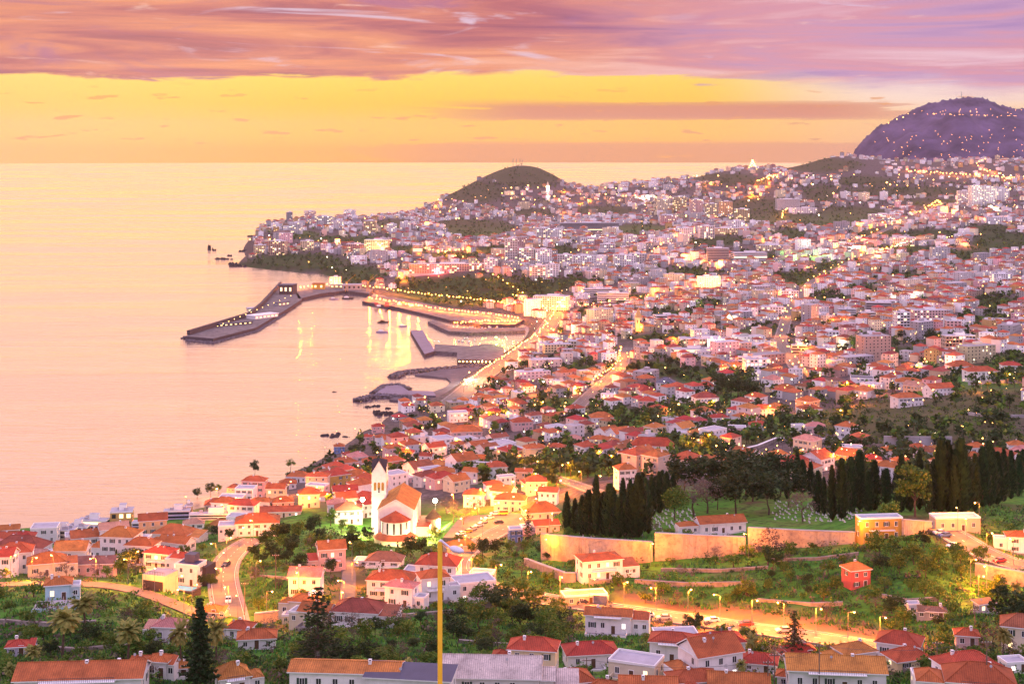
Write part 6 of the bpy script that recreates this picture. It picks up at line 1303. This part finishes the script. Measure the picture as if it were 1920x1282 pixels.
# ------------------------------------------------------------------ scattered small houses: lattice of plots, bent with the land
occ = np.array(OCC)
def occupied(x, y, r): return bool((((occ[:,0]-x)**2+(occ[:,1]-y)**2) < (occ[:,2]+r)**2).any())
KEEP_OUT = [(-10,930,1930,1400),(1040,900,1930,940),(1395,818,1580,850),(900,862,1130,925)]
BIG = []
def plots():
    out = []; th = R(24); c, s = math.cos(th), math.sin(th)
    def add(sp, ymin, ymax):
        n = int(7500/sp)
        I, J = np.meshgrid(np.arange(-n, n), np.arange(-n, n)); U, V = I*sp*1.08, J*sp*.94
        skip = (I % 6 == 0) | (J % 5 == 0)
        U = U+18*np.sin(V/170)+30*np.sin(V/510+1); V = V+16*np.sin(U/210+2)+26*np.sin(U/640)
        X = U*c-V*s; Y = U*s+V*c+2500
        m = (Y > ymin) & (Y < ymax) & (X/Y > -.37) & (X/Y < .385) & ~skip; X, Y = X[m], Y[m]; cd = coast_dist(X, Y); m = cd > np.where(Y < 1250, 62, np.where(Y < 2400, 26, 40)); X, Y = X[m], Y[m]
        Z = zt(X, Y); m = Z > 1.5; X, Y, Z = X[m], Y[m], Z[m]; px, py = 960+F*X/Y, EY+(H-Z)/Y*F; g = green(px, py)
        for x, y, z, a, b, q in zip(X, Y, Z, px, py, g):
            dens = .78 if y < 2300 else .57 if y < 3300 else .42
            if b > 690: dens = .68
            if y > 4600: dens = .26
            if a > 1500 and b < 400: dens *= .7
            if b < 352 and a < 1120: dens = .05 if b < 346 else .22
            if b > 760 and a > 1240: dens *= .8
            if random.random() > dens*(1-q)**1.5: continue
            if any(k[0] < a < k[2] and k[1] < b < k[3] for k in KEEP_OUT): continue
            w, d = random.uniform(.5, .84)*sp, random.uniform(.5, .78)*sp
            if occupied(x, y, max(w, d)*.45) or any((x-e[0])**2+(y-e[1])**2 < (e[4]*.45+8)**2 for e in BIG if abs(y-e[1]) < 40): continue
            out.append((x, y, z, th+.35*math.sin(x/310)+.25*math.sin(y/400)+random.choice((0, math.pi/2))+random.gauss(0, .06), w, d, a, b))
    global BIG
    for _ in range(260):
        px, py = random.uniform(480, 1920), 350+(720-350)*random.random()**1.2; P = G(px, py)
        if P.z < 3 or float(green(px, py)) > .3 or P.y < 1250 or P.y > 5000 or occupied(P.x, P.y, 14) or any((P.x-b[0])**2+(P.y-b[1])**2 < 1400 for b in BIG): continue
        BIG.append((P.x, P.y, P.z, th+random.gauss(0, .3), random.uniform(20, 36), random.uniform(12, 17), random.choice((9.3, 12.4, 12.4, 15.5, 18.6, 24)), 0, random.choice((0, 0, 0, 1, 2, 12)), 8))
    add(17.0, 600, 1300); add(16.0, 1300, 2700); add(18.5, 2700, 6000); return out
PL = plots()
def scattered():
    PL.sort(key=lambda p: -(p[4]*F/p[1])); cnt = sum(1 for o, *_ in REG if o.name.split('.')[0] == 'house'); room = 298-cnt; items = list(BIG)
    for k, (x, y, z, yaw, w, d, a, b) in enumerate(PL):
        r = random.random(); mid = y < 2500
        if mid: h = random.choice((3.6, 6.2, 6.4, 6.6, 9.2) if b > 690 else (6.4, 6.6, 9.3, 9.6, 12.4))
        else: h = random.choice((5.8, 6.2, 8.6, 9.0, 12.0, 15.0))
        wl = random.choices(('white','cream','pink','peach','ochre'), (62,12,12,9,3))[0]; flat = random.random() < (.12 if b > 690 else .22 if mid else .45)
        if k < room:
            tl = random.choices(('red','orange','dark red','pink'), (50,25,15,8))[0] if not flat else 'slab'; yw = (yaw+R(45)) % R(90)-R(45)
            o = house_at((x, y, z), yw, max(w, d), min(w, d), h, 'flat' if flat else 'hip' if r < .78 else 'gable', .26*min(w, d) if not flat else .5, wl, tl, detail=1, door=False, lit=.12, base=5)
            st = max(1, round(h/3.1)); reg(o, f"{wl} {['low','single-storey','two-storey','three-storey','four-storey'][min(4, st)]} house, {roofword('flat' if flat else 'hip' if r < .78 else 'gable', tl)}", 'house', 'houses on the middle slopes', (a, b-4))
        else:
            ws = {'white':0,'cream':1,'pink':2,'peach':3,'ochre':4}[wl]; rs = 8 if flat else random.choices((5,6,7), (55,28,17))[0]
            if not mid and random.random() < .12: ws = 12
            items.append((x, y, z, yaw, w, d, h, 0 if flat else .24*min(w, d), ws, rs))
    tag(far_mass(items, 'distant_houses'), 'countless small white and red roofed houses packed over the far town', kind='stuff')
    return len(items)
NFAR = scattered()
# ------------------------------------------------------------------ far woods and town trees (one mass) and trees between the middle houses
def woods():
    mb = MB(); rnd = random.Random(11); spots = []; occ2 = np.array([(x, y, max(w, d)*.5) for x, y, z, yw, w, d, a, b in PL]); oy = np.argsort(occ2[:,1]); occ2 = occ2[oy]
    def clash(x, y, r):
        i, j = np.searchsorted(occ2[:,1], (y-16, y+16)); q = occ2[i:j]; return bool((((q[:,0]-x)**2+(q[:,1]-y)**2) < (q[:,2]+r)**2).any())
    for gx, gy, a, b in GREEN:
        n = int(a*b*3.14/(46 if gy < 620 else 105)*(1.0 if gy > 420 else .8)*(.22 if gx > 1540 and gy > 730 else 1))
        for _ in range(n):
            t = rnd.random()*6.283; q = math.sqrt(rnd.random())*1.08; spots.append((gx+a*q*math.cos(t), gy+b*q*math.sin(t), 1))
    for _ in range(5200):
        px = rnd.uniform(440, 1920); py = 345+(900-345)*rnd.random()**1.9; spots.append((px, py, 0))
    near = 0
    spots += [(rnd.uniform(1540, 1920), rnd.uniform(735, 860), 2) for _ in range(900)]
    for px, py, kind in spots:
        if py > 930 or (py > 925): continue
        P = G(px, py)
        if P.z < 3 or P.y < 600 or float(coast_dist(np.array([P.x]), np.array([P.y]))[0]) < (10 if kind else 45): continue
        if occupied(P.x, P.y, 1.5) or clash(P.x, P.y, .5 if not kind else 1.0): continue
        if kind < 2 and P.y < 1500 and near < 34:
            near += 1; k = rnd.choice(('dark','broad','broad','dark','bush')); tree_at(k, tuple(P), rnd.uniform(5, 10) if k != 'bush' else rnd.uniform(2.5, 4), (px, py-6)); continue
        if kind == 2:
            hh = rnd.uniform(1, 2.8); leaf_quads(mb, (P.x, P.y, P.z+hh*.4), 14, hh*.9, .55, rnd, rnd.choice((0, 0, 1)), .7); continue
        if not kind and px > 1540 and py > 730 and float(green(px, py)) > .5: continue
        h = rnd.uniform(5, 10.5); r = h*rnd.uniform(.36, .5); n = 26 if P.y < 2600 else 16
        for c in range(3):
            leaf_quads(mb, (P.x+rnd.uniform(-.5, .5)*r, P.y+rnd.uniform(-.5, .5)*r, P.z+h*rnd.uniform(.4, .75)), n//3+1, r*.8, r*.42, rnd, rnd.choice((0, 0, 0, 1)), .85)
        mb.tube((P.x, P.y, P.z-1), (P.x, P.y, P.z+h*.5), .3, .2, 3, 2, False)
    tag(mb.build('woods', ['leaf_dark', 'leaf', 'bark']), 'dark woods and garden greenery between the far houses', kind='stuff')
woods()
def undergrowth():
    rnd = random.Random(21); mb = MB(); gb = MB(); occ3 = np.array(OCC); n = 0
    while n < 7500:
        px = rnd.uniform(-60, 1980); py = rnd.uniform(950, 1300); P = G(px, py); 
        if P.y > 620 or P.z < 20: n += 1; continue
        if (((occ3[:,0]-P.x)**2+(occ3[:,1]-P.y)**2) < (occ3[:,2]+.8)**2).any(): n += 1; continue
        n += 1
        if 1200 < px < 1800 and 940 < py < 1005: continue
        if rnd.random() < .45:
            hh = rnd.uniform(.7, 2.6); r = rnd.uniform(.9, 2.5); leaf_quads(mb, (P.x, P.y, P.z+hh*.45), 26, r, .34, rnd, rnd.choice((0, 0, 1, 1, 2)), hh/r*.7)
        else:
            for _ in range(16):
                x, y = P.x+rnd.gauss(0, 1.1), P.y+rnd.gauss(0, 1.1); z = P.z-.2+(float(zt(x, y))-P.z); t = rnd.random()*6.28; hh = rnd.uniform(.5, 1.2); dx, dy = .22*math.cos(t), .22*math.sin(t); lx, ly = rnd.gauss(0, .3), rnd.gauss(0, .3)
                gb.quad((x-dx, y-dy, z), (x+dx, y+dy, z), (x+dx*.4+lx, y+dy*.4+ly, z+hh), (x-dx*.4+lx, y-dy*.4+ly, z+hh), rnd.choice((0, 0, 1)))
    tag(mb.build('undergrowth', ['leaf', 'leaf_dark', 'leaf_dry']), 'tangled scrub and brambles covering the near slopes', kind='stuff')
    tag(gb.build('tall_grass', ['leaf_grass', 'leaf_reed']), 'long bright green grass on the near slopes', kind='stuff')
def near_shrubs():
    rnd = random.Random(31); k = 0; occ3 = np.array(OCC); tries = 0
    while k < 270 and tries < 4000:
        tries += 1; px = rnd.uniform(-10, 1930); py = rnd.uniform(985, 1275); P = G(px, py)
        if P.y > 600 or (((occ3[:,0]-P.x)**2+(occ3[:,1]-P.y)**2) < (occ3[:,2]+2.2)**2).any(): continue
        if 1200 < px < 1800 and py < 1005: continue
        kind = rnd.choice(('bush','bush','bush','bush','dry')); tree_at(kind, tuple(P), rnd.uniform(2, 4.4) if kind == 'bush' else rnd.uniform(4, 7), (px, py-6), group='shrubs on the near slopes' if kind == 'bush' else None); k += 1
near_shrubs(); undergrowth()
# ------------------------------------------------------------------ lamps: near ones one by one, far ones as a mass of lights
LAMPS = [(898,985,9),(928,975,9),(958,964,9),(984,988,9),(868,1004,9),(945,955,9),(1000,968,7),(905,1008,7),(872,1040,9),(858,1066,9),(884,1092,9),(930,1104,9),(990,1116,8),(1050,1126,9),(1105,1134,9),(1170,1142,11),(1230,1150,14),(1290,1158,15),(1350,1167,15),(1410,1176,15),(1470,1184,15),(1530,1194,15),(1590,1204,14),(1650,1213,13),
 (475,1013,6),(448,1028,7),(425,1050,7),(410,1080,8),(415,1112,8),(428,1148,8),(446,1172,7),(660,1060,6),(660,1100,8),(645,1140,9),(640,1160,8),(500,1160,6),(560,1120,4),(1812,1015,10),(1796,998,6),(1850,1045,8),(1900,1060,8),(1820,1100,12),(1850,1110,12),(1835,1130,8),
 (20,1090,8),(60,1092,9),(100,1090,6),(180,1094,6),(240,1098,8),(255,1078,8),(290,1118,5),(330,1130,6),(360,1150,7),(405,1060,4),(420,975,5),(345,1160,4),(440,960,7),(405,935,7),(470,1030,5),(350,960,5),(480,1100,3),
 (960,930,9),(985,940,10),(1010,950,8),(930,945,9),(1020,940,8),(905,950,9),(880,965,8),(850,955,8),(1000,915,8),(1045,930,7),(620,955,7),(635,965,6),(650,945,7),(600,940,5),(560,955,5),(540,930,6),(520,965,5),(980,1005,6),(1030,1000,6),
 (1016,1054,5),(1220,1060,5),(1404,1046,4),(1620,1024,3),(1836,985,4),
 (930,870,6),(970,880,7),(1010,890,7),(1050,900,6),(1090,912,6),(1120,922,7),(1040,868,5),(1060,895,5),(760,860,5),(775,885,5),(700,905,4),(670,895,4),(735,850,5),(740,905,5),(830,860,6),(855,840,7),(890,830,8),(880,800,8),(910,790,8),(925,770,8),(950,790,7),(965,765,8),(900,760,8),(985,745,7),(1005,740,7),(1030,730,6),(1015,770,6),(940,745,7),(1315,850,5),(1330,840,6),(1230,800,4),(1380,700,6),(1395,690,6),
 (1120,870,6),(1150,880,5),(1500,870,4),(1560,880,5),(1640,885,5),(1700,885,4),(1580,870,5),(1440,780,4),(1510,775,5),(1580,790,5),(1640,740,6),(1610,760,6),(1590,735,6),(1680,715,5),(1500,700,5),(1540,720,4),(1460,680,5),(1340,770,4),(1270,775,4),(1130,760,5),(1075,740,5),(1160,690,8),(1165,670,8),(1150,705,7),(1120,720,6),(1480,740,4),(1720,700,5),(1760,690,5),(1840,735,4),(1890,720,5)]
for x, y, p in LAMPS:
    P = G(x, y); k = (P.y/420)**.9
    street_lamp(P, p*2200*k, 7.5, random.uniform(0, 6.28), pos=(x, y-20))
def far_lights():
    rnd = random.Random(17); mb = MB()
    def dot(P, h, r, m): 
        x, y, z = P; z += h; k = len(mb.v); mb.v += [(x-r,y,z),(x,y-r,z),(x+r,y,z),(x,y+r,z),(x,y,z+r),(x,y,z-r)]
        for f in ((0,1,4),(1,2,4),(2,3,4),(3,0,4),(1,0,5),(2,1,5),(3,2,5),(0,3,5)): mb.f.append(tuple(k+i for i in f)); mb.m.append(m)
        mb.tube((x, y, z-h-1), (x, y, z-r), .12, .08, 3, 4, False)
    # strings along roads seen as lines of light
    LINES = [([(1046,585),(1030,610),(1012,632),(985,652),(945,680),(905,706),(868,738)],60),([(1040,590),(1010,580),(985,572),(960,560)],14),([(1060,640),(1030,625),(1012,600),(990,586),(940,576),(880,568),(800,560),(740,552),(690,545)],60),([(690,566),(760,578),(820,588),(900,596),(975,606)],46),([(560,548),(600,541),(650,540),(690,546)],18),
     ([(850,616),(900,612),(975,612)],24),([(1700,324),(1760,328),(1830,332),(1905,338)],34),([(1220,480),(1245,462),(1280,448),(1320,438)],16),([(1270,490),(1310,498),(1360,505)],18),([(1046,585),(1120,578),(1200,565),(1290,548),(1400,535)],24),([(1500,700),(1462,640),(1480,580),(1520,530),(1600,490),(1680,468)],30),([(1560,470),(1640,440),(1735,398),(1770,380)],16),([(1165,660),(1160,690),(1120,725)],14),([(1465,415),(1470,400),(1478,395)],8),([(1180,374),(1230,375),(1290,372)],12),([(1420,345),(1440,335),(1470,330)],14),([(1640,480),(1680,468),(1720,455)],12),
     ([(1735,395),(1760,380),(1770,400)],14),([(770,468),(830,478),(880,474)],14),([(1850,300),(1830,310),(1840,322),(1880,330)],12),([(830,480),(870,490),(920,520),(960,545),(985,560)],16),([(1660,235),(1700,225)],3)]
    hot = []
    for pts, n in LINES:
        L = [Vector((a, b, 0)) for a, b in pts]; seg = [(b-a).length for a, b in zip(L, L[1:])]; tot = sum(seg)
        for i in range(n):
            d = tot*(i+.5)/n; j = 0
            while d > seg[j] and j < len(seg)-1: d -= seg[j]; j += 1
            q = L[j].lerp(L[j+1], min(1, d/seg[j])); P = G(q.x+rnd.gauss(0, 1), q.y+rnd.gauss(0, .7)); dot(P, 8, P.y*.00038, 0); hot.append((P, i))
    m = 0
    while m < 1500:
        px, py = rnd.uniform(455, 1920), 330+(880-330)*rnd.random()**1.35; P = G(px, py)
        if P.z < 3 or float(green(px, py)) > .75 and rnd.random() < .7: m += .2; continue
        if py < 352 and px < 1120 and rnd.random() < .8: continue
        m += 1; dot(P, rnd.uniform(5, 9), P.y*(.00014+.00050*rnd.random()**2.2), 1 if rnd.random() < .13 else 0)
    for _ in range(130):                       # lights up the far mountain
        t = rnd.random(); px = rnd.uniform(1640, 1920); py = rnd.choice((rnd.uniform(205, 222), rnd.uniform(240, 300), rnd.uniform(262, 300), 215+(px-1700)*.02)); y = 6100+(300-py)/115*1800; hit = MOUNT.ray_cast(Vector((0, 0, H)), Vector(((px-960)/F, 1, -(py-EY)/F)).normalized())[0]
        if hit is not None and hit.y > 5000: dot(tuple(hit), 5, hit.y*.00017, 0)
    for px, py in ((803,513),(812,513),(822,513),(832,513),(842,512)): P = G(px, py); dot(P, 4, 3.2, 2)
    for px, py in ((905,642),(930,640),(942,646),(1480,486),(1500,488),(1520,486),(1548,490),(1495,480)): P = G(px, py); dot(P, 5, 1.4, 3)
    tag(mb.build('town_lights', ['lamp_far', 'lamp_far_white', 'lamp_red', 'lamp_green', 'rail']), 'scattered orange and white street lights of the far town', kind='stuff')
    for P, i in hot:
        if i % 3 == 0: glow((P.x, P.y, P.z+9), 52000*(P.y/1800)**1.6, SODIUM, 1.0)
    for _ in range(120):
        px, py = rnd.uniform(480, 1920), 350+(720-350)*rnd.random()**1.2; P = G(px, py)
        if P.z < 3 or float(green(px, py)) > .5: continue
        glow((P.x, P.y, P.z+9), rnd.uniform(30000, 130000)*(P.y/1800)**1.6, SODIUM if rnd.random() < .8 else (1,.85,.6), 1.0)
    for px, py, c, p in ((930,640,(.55,1,.12),60000),(945,650,(.7,1,.2),40000),(1490,486,(.3,1,.12),160000),(1535,488,(.4,1,.15),160000),(820,514,(1,.08,.1),90000),(706,476,(1,.8,.3),160000)): P = G(px, py); glow((P.x, P.y-6, P.z+7), p, c, 1.0)
far_lights()
# ------------------------------------------------------------------ labels: what it looks like, then beside which landmark, then its order from the sea
MARKS = [('the church',740,960),('the pink mansion',621,1040),('the ochre tower block',224,975),('the curved lit road',428,1090),('the pale blue house',110,1115),('the modern pool house',358,1075),('the pointed dark conifer',375,1215),('the pale tiled roofs',930,1260),('the navy roof',770,1275),('the cemetery wall',1125,1030),('the blotchy wall',1310,1025),('the cemetery chapel',1350,985),
 ('the graves',1530,970),('the lower cypresses',1130,955),('the inland cypresses',1800,910),('the rose red house',1605,1085),('the white villa',1123,1072),('the grey hillside wall',1720,828),('the coped hillside wall',1480,830),('the rubble jetties',700,740),('the beach',860,715),('the marina',900,600),('the promenade',985,640),('the cathedral spire',1197,600),('the curved office block',1650,580),('the playing field',1690,660),
 ('the bare hillside',1700,780),('the harbour breakwater',450,605),('the white shopping centre',1130,558),('the masted hill',985,330),('the ridge monument',1411,308),('the far mountain',1780,230),('the cliff park',870,545),('the harbour cliff',560,492),('the casino hotel',706,462),('the hospital block',1105,425),('the white tower cluster',1845,362),('the parked cars',905,990),('the lit cream house',957,948),('the orange lit bank',1420,1170),('the layered conifer',596,1190),
 ('the garage block',287,1090),('the wooded gully',950,1160),('the hill road',1850,1045),('the broad orange roof',1565,1265),('the town park',1390,735),('the bend road',1020,888),('the floating dock',792,645),('the wharf lights',890,676),('the sea stack',393,465),('the bottom red roofs',1300,1265),('the green lit garden',1510,482),('the lone slate roof',1248,722),('the long white wall house',1224,845),('the high terrace walls',1865,745)]
ORD = ['first','second','third','fourth','fifth','sixth','seventh','eighth','ninth','tenth','eleventh','twelfth','thirteenth','fourteenth','fifteenth','sixteenth','seventeenth','eighteenth','nineteenth','twentieth']
def place(x, y):
    nm, mx, my = min(MARKS, key=lambda m: (x-m[1])**2+((y-m[2])*1.5)**2); dx, dy = x-mx, (y-my)*1.5
    if math.hypot(dx, dy) < 14: return 'at '+nm
    return ('beyond ' if dy < 0 else 'below ')+nm if abs(dy) > abs(dx) else ('seaward of ' if dx < 0 else 'inland of ')+nm
def label_all():
    groups = {}
    for o, noun, pos, cat, grp, lab in REG:
        o['category'] = cat
        if grp: o['group'] = grp
        if lab: o['label'] = lab
        elif o.name.startswith(('yacht',)): o['label'] = noun
        else: groups.setdefault((noun, place(*pos)), []).append((pos, o))
    for (noun, pl), L in groups.items():
        L.sort(key=lambda q: q[0][0]); n = len(L)
        for i, (pos, o) in enumerate(L):
            if n == 1: o['label'] = f'{noun} {pl}'
            elif n == 2: o['label'] = f"{noun} {pl}, {'seaward' if i == 0 else 'inland'} of two"
            elif i < 20: o['label'] = f"{noun} {pl}, {ORD[i]} from the sea"
            else: o['label'] = f"{noun} {pl}, {ORD[min(19, n-1-i)]} from inland"
            if len(o['label'].split()) > 16: o['label'] = o['label'].replace(' hipped roof', ' roof').replace(' house,', ',')
label_all()
for o in list(bpy.data.objects):
    if o.name.startswith('yacht') and o.parent is None: o['label'] = 'small white yacht berthed in the marina'; o['group'] = 'white yachts berthed in the marina'
build_haze()
print('FAR', NFAR, 'objects', len(bpy.data.objects))
